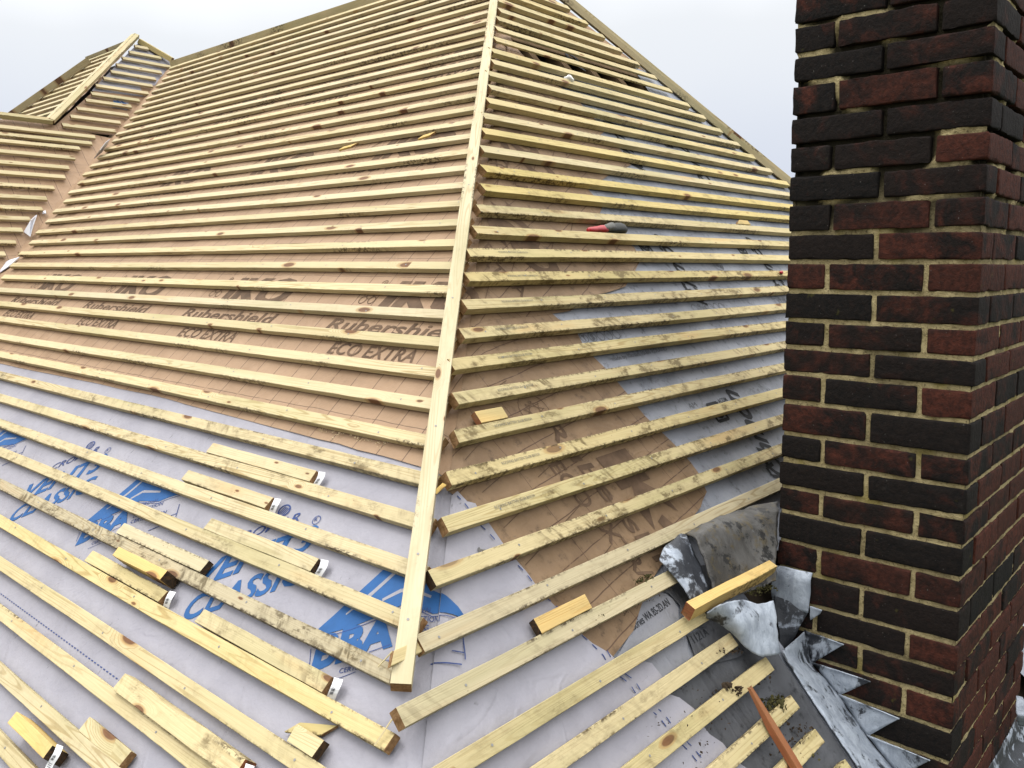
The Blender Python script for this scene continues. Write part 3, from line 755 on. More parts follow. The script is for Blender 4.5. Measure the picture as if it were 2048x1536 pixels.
# ------------------------------------------------------------------ battens
def bar_bm(L, w=W, t=T, seed=0, bow=.002, jit=.0006, skew=(0, 0), rag_end=(0, 0), step=.07, nails=(), waney=0.0):
    """a sawn bar: x 0..L, y 0..w, z -t..0, arrises eased; slots 0 wood, 1 end grain, 2 nail"""
    bm = bmesh.new()
    c = .0009
    sec = [(c, -t), (w - c, -t), (w, -t + c), (w, -c), (w - c, 0), (c, 0), (0, -c), (0, -t + c)]
    n = max(3, int(L / step) + 1)
    rings = []
    for i in range(n + 1):
        x = L * i / n
        dy = bow * n1(x * .55, seed, 1.0) * 2 + jit * n1(x * 6, seed, 5)
        dz = .5 * bow * n1(x * .7, seed, 9.0)
        ring = []
        for k, (y, z) in enumerate(sec):
            xx = x
            e = n1(k * 1.7, seed * 3.1, 4)
            if i == 0: xx = skew[0] * (y / w - .5) + rag_end[0] * e
            if i == n: xx = L + skew[1] * (y / w - .5) + rag_end[1] * e
            yy = y + dy + jit * n1(x * 14, k * 2.3, seed)
            if waney and k in (3, 4): yy -= waney * max(0, n1(x * 7, seed, 2.2) + .25) ; z2 = z - waney * .4 * max(0, n1(x * 9, seed, 5.2))
            else: z2 = z
            ring.append(bm.verts.new((xx, yy, z2 + dz + jit * n1(x * 12, k * 3.3, seed + 4))))
        rings.append(ring)
    for a, b in zip(rings[:-1], rings[1:]):
        for k in range(8):
            j = (k + 1) % 8
            bm.faces.new((a[k], b[k], b[j], a[j])).material_index = 0
    bm.faces.new(rings[0]).material_index = 1
    bm.faces.new(rings[-1][::-1]).material_index = 1
    for x, y in nails:
        dz = .5 * bow * n1(x * .7, seed, 9.0); dy = bow * n1(x * .55, seed, 1.0) * 2
        vs = [bm.verts.new((x + .0027 * math.cos(a * PI / 4), y + dy + .0027 * math.sin(a * PI / 4), dz + .0009)) for a in range(8)]
        f = bm.faces.new(vs); f.material_index = 2
    bmesh.ops.recalc_face_normals(bm, faces=bm.faces[:])
    for f in bm.faces:
        if f.material_index == 2 and f.normal.z < 0: f.normal_flip()
    return bm

WOODS = [M['wood'], M['end'], M['nail']]
def tint(o, v=0.0, warm=0.0, dirt=0.0):
    k = 1 + v
    o.color = (min(1.1, k * (1 + .06 * warm)), min(1.1, k), min(1.1, k * (1 - .28 * warm)), dirt)

rr = random.Random(11)
def batten(sl, x0, x1, y, h=0.0, label='', group='', dirt=.2, warm=None, v=None, rot=0.0, endk='end', nail0=None, name='roof_batten', cat='batten', jag=(.001, .001), skew=None, wood='wood', w=W, t=T, nailstep=.40):
    sd = rr.random() * 90
    L = x1 - x0
    nails = []
    if nailstep:
        ph = (nail0 if nail0 is not None else .13)
        k = math.ceil((x0 + .03 - ph) / nailstep)
        while ph + k * nailstep < x1 - .02:
            nails.append((ph + k * nailstep - x0 + rr.uniform(-.01, .01), w * .5 + rr.uniform(-.006, .006))); k += 1
    sk = skew or (rr.uniform(-.003, .003), rr.uniform(-.003, .003))
    bm = bar_bm(L, w, t, sd, rr.uniform(.0012, .0030), .0007, sk, jag, .07, nails)
    o = mesh_obj(name, bm, [M[wood], M[endk], M['nail']], mw=sl.mat(x0, y, h, rot))
    tint(o, rr.uniform(-.10, .03) if v is None else v, rr.uniform(-.3, .5) if warm is None else warm, dirt)
    return tag(o, label, cat, group)

def stamp(o, x, txt, mat):
    """faint ink line on the top face of a batten, part of the same mesh"""
    vs, fs = text_mesh(txt, .0, .0)
    me = o.data; bm = bmesh.new(); bm.from_mesh(me)
    me.materials.append(mat); mi = len(me.materials) - 1
    bv = [bm.verts.new((x + a * .135, .0165 + b * .0075, .0016)) for a, b in vs]
    for f in fs:
        try:
            k = bm.faces.new([bv[i] for i in f]); k.material_index = mi
        except ValueError: pass
    bm.to_mesh(me); bm.free()
M['stamp'] = plain('faint_grey_stamp', (0.17, 0.165, 0.14), .8, .1, 0, .7, 150)
G_L = 'battens nailed across the long left slope'
for i in range(-11, 36):
    y = i * PITCH
    xr = hip_xL(y) - .056
    if i < 0: xr = {-1: (0.0195, -0.0947)[0], -2: .05}.get(i, hip_xL(y) - .06)
    if i == 0: xr = -.035
    if i == 18: xr -= .035
    xl = valley_xL(y) + .13 + rr.uniform(-.025, .025)
    if i < 8: xl = max(xl, -4.4)
    if i < -3: xl = -3.4
    if i == 35: xl, xr = valley_xL(y) + .1, hip_xL(y) - .05
    if i > 4: lb = 'pale batten on the long left slope, %s above the edge where brown underlay begins' % ORD[i - 4]
    elif i > 0: lb = 'pale batten over grey underlay, %s above the one under the hip batten\'s foot' % ORD[i]
    elif i == 0: lb = 'dark stained knotty batten whose end pokes out under the foot of the hip batten'
    elif i == -1: lb = 'orange tinged bare ended batten just below the foot of the hip batten'
    else: lb = 'foreground batten on the left slope, %s below the foot of the hip batten' % ORD[-i]
    vv = {0: -.22, -1: .0, 10: .02, 9: -.07}.get(i)
    o = batten(FL, xl, xr, y, rr.uniform(-.001, .0), lb, G_L, dirt={0: 2.2, 1: .9, 2: .5, 3: .8, 4: 1.0}.get(i, .35 if i < 0 else .14 if i < 10 else .10),
               warm={0: -.2, -1: .75, -2: .35, -3: .3, 11: .2}.get(i, rr.uniform(-.15, .25)), v=vv, jag=(.0015, .004 if i in (0, -1, 18) else .0015), nail0=-.14)

RXL = {-3: .0891 - .16, -2: -.0605, -1: .0452, 0: .1412, 1: .2383, 2: .3137, 3: .4024, 4: .4652, 5: .5168, 6: .6147, 7: .6898, 8: .7662, 9: .8375, 10: .9304, 11: 1.0145, 12: 1.1066, 13: 1.1761}
RSL = {0: .0, 1: -.02, 2: .0}
RXR = {-2: .814, -3: .8165 + .015, -4: .872, -5: .9428, -6: .940, -7: .947, -8: .98, -9: 1.0, -10: 1.0}
G_R = 'battens nailed across the right slope'
for k in sorted(RY):
    y = RY[k]
    xl = RXL.get(k, hip_xR(y) - .035 + rr.uniform(-.006, .02))
    if k < -3: xl = hip_xR(y) - .02
    xr = RXR.get(k, 5.391 - hip_xR(y) - .16 + rr.uniform(-.02, .02))
    if k > 10: lb = 'right slope batten, %s above the one the red handled tool rests on' % ORD[k - 10]
    elif k == 10: lb = 'right slope batten with the red handled tool resting on its upper edge'
    elif k > 0: lb = 'dirt smeared right slope batten, %s below the one carrying the red handled tool' % ORD[10 - k]
    elif k == 0: lb = 'right slope batten with a wet dark sawn end, lowest to reach the chimney brickwork'
    elif k == -1: lb = 'greenish right slope batten running up to the top edge of the curled lead'
    elif k == -2: lb = 'right slope batten ending under the curled lead, its left end beside the hip foot'
    elif k == -3: lb = 'wide pale right slope batten carrying a short offcut block, below the hip foot'
    else: lb = 'foreground right slope batten stopping short of the chimney, %s row under the curled lead' % ORD[-k - 2]
    d = 1.5 if -1 <= k <= 8 else .9 if k < -1 else .7 if k < 14 else .35
    if k in (-1, -2, -3, -4): d = .55
    o = batten(FR, xl, xr, y, rr.uniform(-.001, .0), lb, G_R, dirt=d, warm={12: 1.2, 13: 1.3, 14: .1, 15: 1.0, 8: .9, -1: -.1, -2: -.1, 0: .4}.get(k, rr.uniform(.15, .65)),
           v={-1: -.16, -2: -.12, -3: -.14, -4: -.10, -5: -.12, 14: .02, 9: .02}.get(k, rr.uniform(-.10, .0)), jag=(.0035 if k > 0 else .0015, .003), endk='dark_end' if k == 0 else 'end', nail0=.09, nailstep=.31, w=WR, t=.010 if k in (22, 23) else TR_,
           skew=(.0 if k < 1 else rr.uniform(-.008, .006), rr.uniform(-.004, .004)))

    if 1 <= k <= 9: stamp(o, .13 + .02 * (k % 3), 'ROOFING BATTEN 25x38 BS5534', M['stamp'])
# further roof
HR = [(3.368, 2.4762, 2.59), (3.27, 2.396, 2.663), (3.169, 2.3046, 2.7105), (3.068, 2.2243, 2.5912), (2.966, 2.1462, 2.5044), (2.868, 2.0561, 2.4424), (2.762, 1.9648, 2.3728), (2.656, 1.8974, 2.261), (2.564, 1.8278, 2.1654),
      (2.458, 1.733, 2.1043), (2.357, 1.6572, 2.0118), (2.257, 1.5699, 1.9392)]
for j, (y, a, b) in enumerate(HR):
    batten(FH, a, b, y - .004, -.002, 'short batten on the hip end of the further roof, %s from its peak' % ORD[j + 1], 'short battens on the hip end of the further roof', dirt=.1, warm=.0, nailstep=0)
WING = [(2.163, 1.7631), (2.09, 1.7177), (2.022, 1.6143), (1.922, 1.5484), (1.817, 1.478), (1.720, 1.4239), (1.61, 1.3218), (1.507, 1.2459), (1.408, 1.1909), (1.316, 1.0922), (1.216, 1.0214), (1.113, .9558), (1.016, .873), (.915, .79), (.815, .71), (.715, .62), (.615, .54)]
for j, (y, b) in enumerate(WING):
    batten(FH, -.6 - rr.random() * .3, b, y - .004, -.002, 'batten on the low far wing at the left, %s below its ridge board' % ORD[j + 1], 'battens on the low far wing beyond the valley', dirt=.12, warm=.1, nailstep=0)
def nearK(y): return -5.545 - (y - 2.2) * .60
def farK(y): return -7.05 - (3.31 - y) * .50
for j in range(12):
    y = 3.27 - j * .099
    batten(FK, farK(y) + .10, nearK(y) - .02, y - .03, -.004, 'slanting batten on the left face of the further roof, %s from its ridge' % ORD[j + 1], 'battens on the left face of the further roof', dirt=.05, warm=.1, nailstep=0)

# ------------------------------------------------------------------ hip and ridge timbers
def timber(p0, p1, up, w=W, t=.030, label='', name='hip_batten', cat='hip batten', v=0.0, warm=-.1, dirt=.1, top=True, group=None, nails=(), jag=(.001, .001)):
    p0, p1 = Vector(p0), Vector(p1)
    d = (p1 - p0); L = d.length; d.normalize()
    s = d.cross(Vector(up)).normalized(); n = s.cross(d)
    # local x along d, local y = -s  (so that x cross y = n)
    m = Matrix((d, -s, n)).transposed().to_4x4(); m.translation = p0 + s * (w / 2)
    o = mesh_obj(name, bar_bm(L, w, t, rr.random() * 80, .0012, .0005, (0, 0), jag, .1, nails), WOODS, mw=m)
    tint(o, v, warm, dirt)
    return tag(o, label, cat, group)
hd = Vector((.63522463, .52303377, .5682652)); hn = Vector((-.38433377, -.42413652, .81999742)); hs = Vector((.66990837, -.73928607, -.06840242))
hA = Vector((0, -ZR / TR, 0))
def HP(d, s, h): return hA + hd * d + hs * s + hn * h
timber(HP(.022, -.049, .020), HP(4.20, -.049, .020), hn, .037, .028, 'long pale batten running up the hip between the two slopes', v=.02, warm=-.25, dirt=.12,
       nails=[(.27, .019), (.125, .021), (.62, .018), (1.1, .02), (1.7, .018), (2.4, .02), (3.1, .02)])
# far hip of the right slope: a pair of timbers
f0, f1 = FR.p(*(3.9441, 1.6252), 0), FR.p(*(2.9789, 2.9159), 0)
fd = (f1 - f0).normalized()
nb = Vector((SL, 0, CL)); fn = (FR.N + nb).normalized()
timber(f0 - fd * 2.4 - FR.X * .012, f1 + fd * .38 - FR.X * .012, fn, .04, .030, 'batten along the far hip, nearer of the pair against the sky', v=-.12, warm=.1)
timber(f0 - fd * 2.4 + FR.X * .038 + fn * .004, f1 + fd * .38 + FR.X * .038 + fn * .004, fn, .04, .034, 'outer batten along the far hip, behind its twin against the sky', v=-.05, warm=.0)
# main ridge
zr = HALF * TL
timber((HALF - .01, 2.1, zr + .012), (HALF - .01, 5.93, zr + .012), (-.3, 0, 1), .045, .045, 'long ridge batten along the top of the left slope', 'ridge_batten', 'ridge batten', v=-.1, warm=.2, nails=[(x, .02) for x in (.5, 1.0, 1.5, 2, 2.5, 3)])
# further block
pk = FH.p(2.553, 3.4947); p1 = FH.p(1.535, 2.285)
kd = (pk - p1).normalized(); kn = (FK.N + FH.N).normalized(); ks = kd.cross(kn)
def KP(d, s, h): return p1 + kd * d + ks * s + kn * h
KL = (pk - p1).length
for s, lb in ((-.030, 'left one of two boards up the near hip of the further roof'), (.002, 'right one of two boards up the near hip of the further roof')):
    timber(KP(-.03, s - .012, .035), KP(KL, s - .012, .035), (kn + ks * (.35 if s > -.02 else -.35)).normalized(), .040, .03, lb, v=-.02, warm=.0, group='paired boards on the near hip of the further roof')
timber(pk + Vector((.01, 0, -.002)), FH.p(2.752, 3.262, .03), (0.2, -.4, 1), .05, .04, 'short hip timber falling right from the peak of the further roof', v=-.15, warm=.9)
timber(FK.p(-6.27, 3.335, .014), FK.p(-7.0, 3.315, .014), (-.5, 0, 1), .07, .05, 'ridge board on top of the further roof', 'ridge_batten', 'ridge batten', v=-.18, warm=-.2)
timber(FK.p(*(-6.9592, 2.3680), .05), FK.p(*(-6.6584, 3.1323), .05), (-.65, .1, .75), .055, .05, 'dark olive hip timber at the far edge of the further roof', v=-.36, warm=.2)
w0, w1 = FH.p(.3, 2.277, .02), FH.p(1.50, 2.283, .02)
timber(w0, w1, (0, -.6, 1), .05, .030, 'olive ridge board along the top of the low far wing', 'ridge_batten', 'ridge batten', v=-.28, warm=.35, jag=(.001, .012))

# ------------------------------------------------------------------ the house under it
house = tag(link(bpy.data.objects.new('house', None)), 'house body under the stripped roof, mostly hidden by the underlay', 'house')
house.location = (0, 0, 0)
D = -.055
def quadmesh(name, quads, mat):
    vs, fs = [], []
    for q in quads:
        b = len(vs); vs += [Vector(p) for p in q]; fs.append(tuple(range(b, b + len(q))))
    return py_obj(name, vs, fs, mat, parent=house)
dn = Vector((0, 0, -.15))
zr_ = zr
eL = -.90; eR = -.80
Rz = lambda b: b * TR + ZR
ap1 = Vector((HALF, 2.17, zr)); ap2 = Vector((HALF, 6.0, zr))
low = -.80
A0 = Vector((low / TL, (low - ZR) / TR, low)); A1 = Vector((2 * HALF - low / TL, (low - ZR) / TR, low)); B0 = Vector((low / TL, 9.5, low)); B1 = Vector((2 * HALF - low / TL, 9.5, low))
ap3 = Vector((HALF, 9.5, zr))
rh = [FR.p(2.05, 2.14), FR.p(3.18, 2.14), FR.p(3.10, 2.43), FR.p(2.05, 2.43)]
sky_quads = [[A0, ap1, ap3, B0], [A1, B1, ap3, ap1]]
# right slope boarding leaves the torn gap open on to the rafters
sky_quads += [[A0, A1, rh[1], rh[0]], [A1, ap1, rh[2], rh[1]], [ap1, A0, rh[0], rh[3]], [ap1, rh[3], rh[2]]]
pk2 = Vector((pk.x, pk.y, pk.z)); far = FK.p(-7.05, 3.34)
hb = Vector((4.2, (1.0 - ZR) / TR + VC, 1.0))
sky_quads += [[FH.p(-2.6, -1.1), FH.p(valley_xH(-1.1) + .2, -1.1), FH.p(2.85, 3.2), pk2, p1, FH.p(-2.6, 2.29)], [p1, pk2, far, FK.p(-7.65, 2.2)],
              [pk2, far, far + Vector((2, 0, -1.9)), pk2 + Vector((1.6, -1.4, -1.6))], [FH.p(2.85, 3.2), pk2, pk2 + Vector((1.6, -1.4, -1.6))],
              [FH.p(-2.6, 2.29), p1, p1 + Vector((0, 3, -2.4)), FH.p(-2.6, 2.29) + Vector((0, 3, -2.4))], [far, FK.p(-7.65, 2.2), FK.p(-7.65, 2.2) + Vector((0, 2, -1.6)), far + Vector((2, 1, -1.9))]]
quadmesh('roof_boarding', [[p + dn for p in q] for q in sky_quads], M['boarding'])
zt, zb = low - .10, -6.0
ring = [Vector((-.55, -.48, 0)), Vector((5.95, -.48, 0)), Vector((5.95, 9.3, 0)), Vector((-.55, 9.3, 0)), Vector((-.55, 6.9, 0)), Vector((-2.4, 6.9, 0)), Vector((-2.4, 3.5, 0)), Vector((-.55, 3.5, 0))]
bmw = bmesh.new()
lo_ = [bmw.verts.new((p.x, p.y, zb)) for p in ring]; hi_ = [bmw.verts.new((p.x, p.y, zt)) for p in ring]
for i in range(len(ring)):
    j = (i + 1) % len(ring); bmw.faces.new((lo_[i], lo_[j], hi_[j], hi_[i]))
mesh_obj('wall', bmw, M['wall'], parent=house)
for j in range(5):                                             # rafters seen through the torn gap
    x = 2.18 + j * .24
    o = mesh_obj('rafter', bar_bm(.62, .05, .10, j * 3.3, .001, .001), [M['rafter'], M['end'], M['nail']], parent=house,
                 mw=Matrix.Translation(FR.p(x + .05, 2.03, -.045)) @ Matrix((FR.Y, -FR.X, FR.N)).transposed().to_4x4())
o = mesh_obj('rafter', bar_bm(1.3, .07, .025, 5.3, .002, .001), [M['rafter'], M['end'], M['nail']], parent=house, mw=FR.mat(2.1, 2.352, -.034))
bmf = bmesh.new()
for e in (A0, A1):
    pass
bmesh.ops.create_grid(bmf, x_segments=1, y_segments=1, size=300)
g = mesh_obj('ground', bmf, M['ground'], mw=Matrix.Translation((0, 0, -6.0))); g['kind'] = 'structure'
# eaves boards close the foot of the slopes
def fascia(p0, p1, label):
    timber(p0, p1, (0, 0, 1), .03, .18, label, 'fascia_board', 'fascia', v=-.5, warm=.2, group='fascia boards under the eaves')
fascia(Vector((A0.x + .02, A0.y, low - .09)), Vector((A0.x + .02, 4.0, low - .09)), 'fascia board under the eaves of the left slope')
fascia(Vector((A0.x, A0.y + .02, low - .09)), Vector((A1.x, A0.y + .02, low - .09)), 'fascia board under the eaves of the right slope')
# ------------------------------------------------------------------ chimney
CA0, CA1 = 1.2248, 2.060
CB0, CB1 = -0.5753, -0.1195
def lean(p): return Vector((p[0], p[1] + .0142 * (p[2] - .4), p[2]))
JZ = [1.2679, 1.1985, 1.1189, 1.046, .9742, .9012, .8263, .753, .6778, .6022, .5311, .4615, .3852, .300, .2275, .1543, .0843, .0047, -.0732, -.1571, -.2309, -.3021, -.3806, -.464]
zs = [JZ[0] + .0725 * (7 - i) for i in range(7)] + JZ + [JZ[-1] - .075 * (i + 1) for i in range(7)]
OFF = 7                                                        # zs[OFF + k] is joint k
chim = tag(link(bpy.data.objects.new('chimney', None)), 'tall sooty brick chimney stack with yellowish mortar standing through the right slope', 'chimney')
chim.location = (0, 0, 0)
RED = {0: (.35, .45, .45), 1: (.1, .35), 2: (.35, .66, .5), 3: (.42, .36), 4: (.35, .35, 1.15), 5: (.2, .3), 6: (.3, .62, .5), 7: (.22, .62), 8: (.74, .5, 1.1), 9: (.25, .45), 10: (.35, .5, .78), 11: (.5, .34), 12: (.45, .3, .78), 13: (.62, .28),
       14: (.3, .62, .6), 15: (.12, .3), 16: (.42, .55, .6), 17: (.1, .2), 18: (.66, .66, .6), 19: (.42, .35), 20: (.3, .2, .68), 21: (.5, .45), 22: (.4, .55, .65), 23: (.2, .12)}
br = random.Random(5)
BV, BF, BT = [], [], []
def add_brick(a0, a1, b0, b1, z0, z1, red):
    g = .0060
    lo = Vector((a0 + g, b0 + g, z0 + g)); hi = Vector((a1 - g, b1 - g, z1 - g))
    if a0 == CA0: lo.x = a0 + br.uniform(-.002, .002)
    if b0 == CB0: lo.y = b0 + br.uniform(-.002, .002)
    if a1 == CA1: hi.x = a1
    if b1 == CB1: hi.y = b1 + br.uniform(-.002, .002)
    cen = (lo + hi) / 2; half = (hi - lo) / 2
    sd = br.random() * 50; r = br.uniform(.0028, .0055)
    tilt = br.uniform(-.012, .012)
    tc = (red + br.uniform(-.06, .06), br.random(), br.random(), 1)
    def pos(u):
        q = Vector([max(-half[i] + r, min(half[i] - r, u[i] * half[i])) for i in range(3)])
        d = Vector([u[i] * half[i] for i in range(3)]) - q
        if d.length > 1e-9: q = q + d.normalized() * r
        w = cen + q
        nz = noise.noise_vector(w * 20 + Vector((sd, 0, 0))) * .0014 + noise.noise_vector(w * 75 + Vector((sd, 9, 0))) * .0012 + noise.noise_vector(w * 160 + Vector((sd, 3, 0))) * .0006
        tv = noise.noise_vector(w * 34 + Vector((sd, 1, 7))) * .0042 + noise.noise_vector(w * 105 + Vector((sd, 4, 2))) * .0024
        nb = [abs(u[i]) > .999 for i in range(3)]
        for i in range(3):                                    # faces stay flat, outlines wander
            w[i] += (nz[i] * .65 if nb[i] and sum(nb) == 1 else nz[i] * .5 + tv[i] * (1.0 if i == 2 or not nb[i] else .45))
        w.z += tilt * (w - cen).y if half.y > half.x else tilt * (w - cen).x
        return lean(w)
    ns = [max(3, int(half[i] * 2 / .020)) for i in range(3)]
    for ax in range(3):
        i, j = (ax + 1) % 3, (ax + 2) % 3
        for sg in (-1, 1):
            base = len(BV)
            ui = sorted(set([-1, -1 + r / half[i] * .5, -1 + r / half[i], 1 - r / half[i], 1 - r / half[i] * .5, 1] + [-1 + 2 * k / ns[i] for k in range(1, ns[i])]))
            uj = sorted(set([-1, -1 + r / half[j] * .5, -1 + r / half[j], 1 - r / half[j], 1 - r / half[j] * .5, 1] + [-1 + 2 * k / ns[j] for k in range(1, ns[j])]))
            for p in ui:
                for q in uj:
                    u = [0, 0, 0]; u[ax] = sg; u[i] = p; u[j] = q
                    BV.append(pos(u))
            m = len(uj)
            for p in range(len(ui) - 1):
                for q in range(m - 1):
                    f = (base + p * m + q, base + (p + 1) * m + q, base + (p + 1) * m + q + 1, base + p * m + q + 1)
                    BF.append(f if sg > 0 else f[::-1]); BT.append(tc)
for i in range(1, len(zs)):
    k = i - OFF                                               # course number
    z0, z1 = zs[i], zs[i - 1]
    rd = RED.get(k)
    lo3 = k % 2 == 0
    jb = br.uniform(-.004, .004)
    side = lambda: br.choice((.2, .45, .7, .8, .95, .6, 1.1, .85))
    back = lambda: br.uniform(.2, .7)
    if lo3:
        m1, m2 = -.463 + jb, -.229 + jb
        f = rd or [br.uniform(.1, .7) for _ in range(3)]
        s1 = CA0 + .238; s2 = CA0 + .476; s3 = CA0 + .714
        add_brick(CA0, s1, CB0, m1, z0, z1, f[2]); add_brick(CA0, CA0 + .11, m1, m2, z0, z1, f[1]); add_brick(CA0, s1, m2, CB1, z0, z1, f[0])
        add_brick(s1, s2, CB0, m1, z0, z1, side()); add_brick(s2, s3, CB0, m1, z0, z1, side())
        add_brick(s1, s2, m2, CB1, z0, z1, back()); add_brick(s2, s3, m2, CB1, z0, z1, back())
        add_brick(s3, CA1, CB0, -.348, z0, z1, side()); add_brick(s3, CA1, -.348, CB1, z0, z1, back())
    else:
        m1 = -.346 + jb
        f = rd or [br.uniform(.1, .7) for _ in range(2)]
        s1 = CA0 + .11
        add_brick(CA0, s1, CB0, m1, z0, z1, f[1]); add_brick(CA0, s1, m1, CB1, z0, z1, f[0])
        s = [s1, s1 + .242, s1 + .484, CA1]
        for p, q in zip(s[:-1], s[1:]):
            add_brick(p, q, CB0, CB0 + .11, z0, z1, side()); add_brick(p, q, CB1 - .11, CB1, z0, z1, back())
        add_brick(CA1 - .11, CA1, CB0 + .11, CB1 - .11, z0, z1, back())
bo = py_obj('brickwork', BV, BF, M['brick'], parent=chim, smooth=True)
ca = bo.data.attributes.new('tint', 'FLOAT_COLOR', 'FACE')
for i, c in enumerate(BT): ca.data[i].color = c

def mortar_depth(s, z):
    up = sstep(.78, .98, z + .12 * n1(s * 9, z * 6))
    d = .0056 + .0020 * n1(s * 60, z * 60, 3) + .0012 * n1(s * 140, z * 140, 5) - .002 * sstep(.1, .4, n1(s * 14, z * 22, 9))
    fill = sstep(.16, .24, n1(s * 9.0, z * 8.0, 21))
    return d * (1 - up * (1 - fill)) + up * (1 - fill) * (.019 + .004 * n1(s * 40, z * 40, 7))
mv, mf, ms = [], [], []
def mortar_soot_and_shade(s, z):
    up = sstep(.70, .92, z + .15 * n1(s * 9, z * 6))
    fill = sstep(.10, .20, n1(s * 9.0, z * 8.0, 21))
    return max(up * (1 - fill), .45 * sstep(.12, .5, n1(s * 7, z * 11, 40)))  # painted recess shade over sooty upper joints, then random soot patches
def mortar_face(P0, ud, nd, L, fine):
    su = .010 if fine else .04; sz = .0075 if fine else .03
    zt_, zb_ = zs[0], zs[-1]
    nu = int(L / su) + 1; nz = int((zt_ - zb_) / sz) + 1
    base = len(mv)
    for i in range(nu + 1):
        for j in range(nz + 1):
            s = L * i / nu; z = zb_ + (zt_ - zb_) * j / nz
            d = max(-.001, mortar_depth(s + P0.x, z))
            # keep clear of the corner arrises
            s2 = min(max(s, .006), L - .006)
            p = P0 + ud * s2 - nd * d; p = Vector((p.x, p.y, z)); mv.append(lean(p)); ms.append(mortar_soot_and_shade(s + P0.x, z))
    for i in range(nu):
        for j in range(nz):
            mf.append((base + i * (nz + 1) + j, base + (i + 1) * (nz + 1) + j, base + (i + 1) * (nz + 1) + j + 1, base + i * (nz + 1) + j + 1))
X_, Y_ = Vector((1, 0, 0)), Vector((0, 1, 0))
mortar_face(Vector((CA0, CB1, 0)), -Y_, -X_, CB1 - CB0, True)
mortar_face(Vector((CA0, CB0, 0)), X_, -Y_, CA1 - CA0, True)
mortar_face(Vector((CA1, CB0, 0)), Y_, X_, CB1 - CB0, False)
mortar_face(Vector((CA1, CB1, 0)), -X_, Y_, CA1 - CA0, False)
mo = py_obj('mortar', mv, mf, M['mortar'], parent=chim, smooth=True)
sa = mo.data.attributes.new('soot_and_shade', 'FLOAT', 'POINT')
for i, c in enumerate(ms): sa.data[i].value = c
bmc = bmesh.new()
bmesh.ops.create_cube(bmc, size=1)
for v in bmc.verts:
    s = .8 if v.co.z > 0 else 1.0
    v.co = lean(((CA0 + CA1) / 2 + v.co.x * (CA1 - CA0 + .02) * s, (CB0 + CB1) / 2 + v.co.y * (CB1 - CB0 + .02) * s, zs[0] + .03 + v.co.z * .06))
bmesh.ops.bevel(bmc, geom=bmc.edges[:], offset=.012, segments=2, affect='EDGES')
mesh_obj('flaunching', bmc, M['mortar'], parent=chim)

# ------------------------------------------------------------------ lead work
def CFp(x, z, h=0.0): return Vector((CA0 - h, -x, z))
def solid(o, t):
    m = o.modifiers.new('thickness', 'SOLIDIFY'); m.thickness = t; m.offset = 0
    return o
def lead_poly(pts, hf, label, step=.02, t=.003, ochre=0.0, dark=0.0, name='lead_flashing', cat='lead flashing'):
    bm = poly_bm(pts, step)
    for v in bm.verts: v.co = CFp(v.co.x, v.co.y, hf(v.co.x, v.co.y))
    o = mesh_obj(name, bm, M['lead'], smooth=True); solid(o, t)
    o.color = (1 - ochre, 1, 1, dark)
    return tag(o, label, cat)
def cat_row(ps, n):
    out = []
    m = len(ps)
    for i in range(m - 1):
        p0, p1, p2, p3 = ps[max(i - 1, 0)], ps[i], ps[i + 1], ps[min(i + 2, m - 1)]
        for k in range(n):
            t = k / n
            out.append(.5 * ((2 * p1) + (p2 - p0) * t + (2 * p0 - 5 * p1 + 4 * p2 - p3) * t * t + (3 * p1 - p0 - 3 * p2 + p3) * t ** 3))
    out.append(ps[-1]); return out
def lead_patch(rows, label, n=7, t=.003, jit=.0025, ochre=0.0, dark=0.0, name='lead_flashing', cat='lead flashing', mat=None):
    g = [cat_row([Vector(p) for p in r], n) for r in rows]
    cols = [cat_row([r[j] for r in g], n) for j in range(len(g[0]))]
    R_, C_ = len(cols[0]), len(cols)
    vs = []
    for j in range(C_):
        for i in range(R_):
            p = cols[j][i]; vs.append(p + noise.noise_vector(p * 22) * jit * 1.6 + noise.noise_vector(p * 60) * jit * .5)
    fs = [(j * R_ + i, (j + 1) * R_ + i, (j + 1) * R_ + i + 1, j * R_ + i + 1) for j in range(C_ - 1) for i in range(R_ - 1)]
    o = py_obj(name, vs, fs, mat or M['lead'], smooth=True); solid(o, t)
    o.color = (1 - ochre, 1, 1, dark)
    return tag(o, label, cat)
def RH(p, h): return FR.p(p[0], p[1], h)

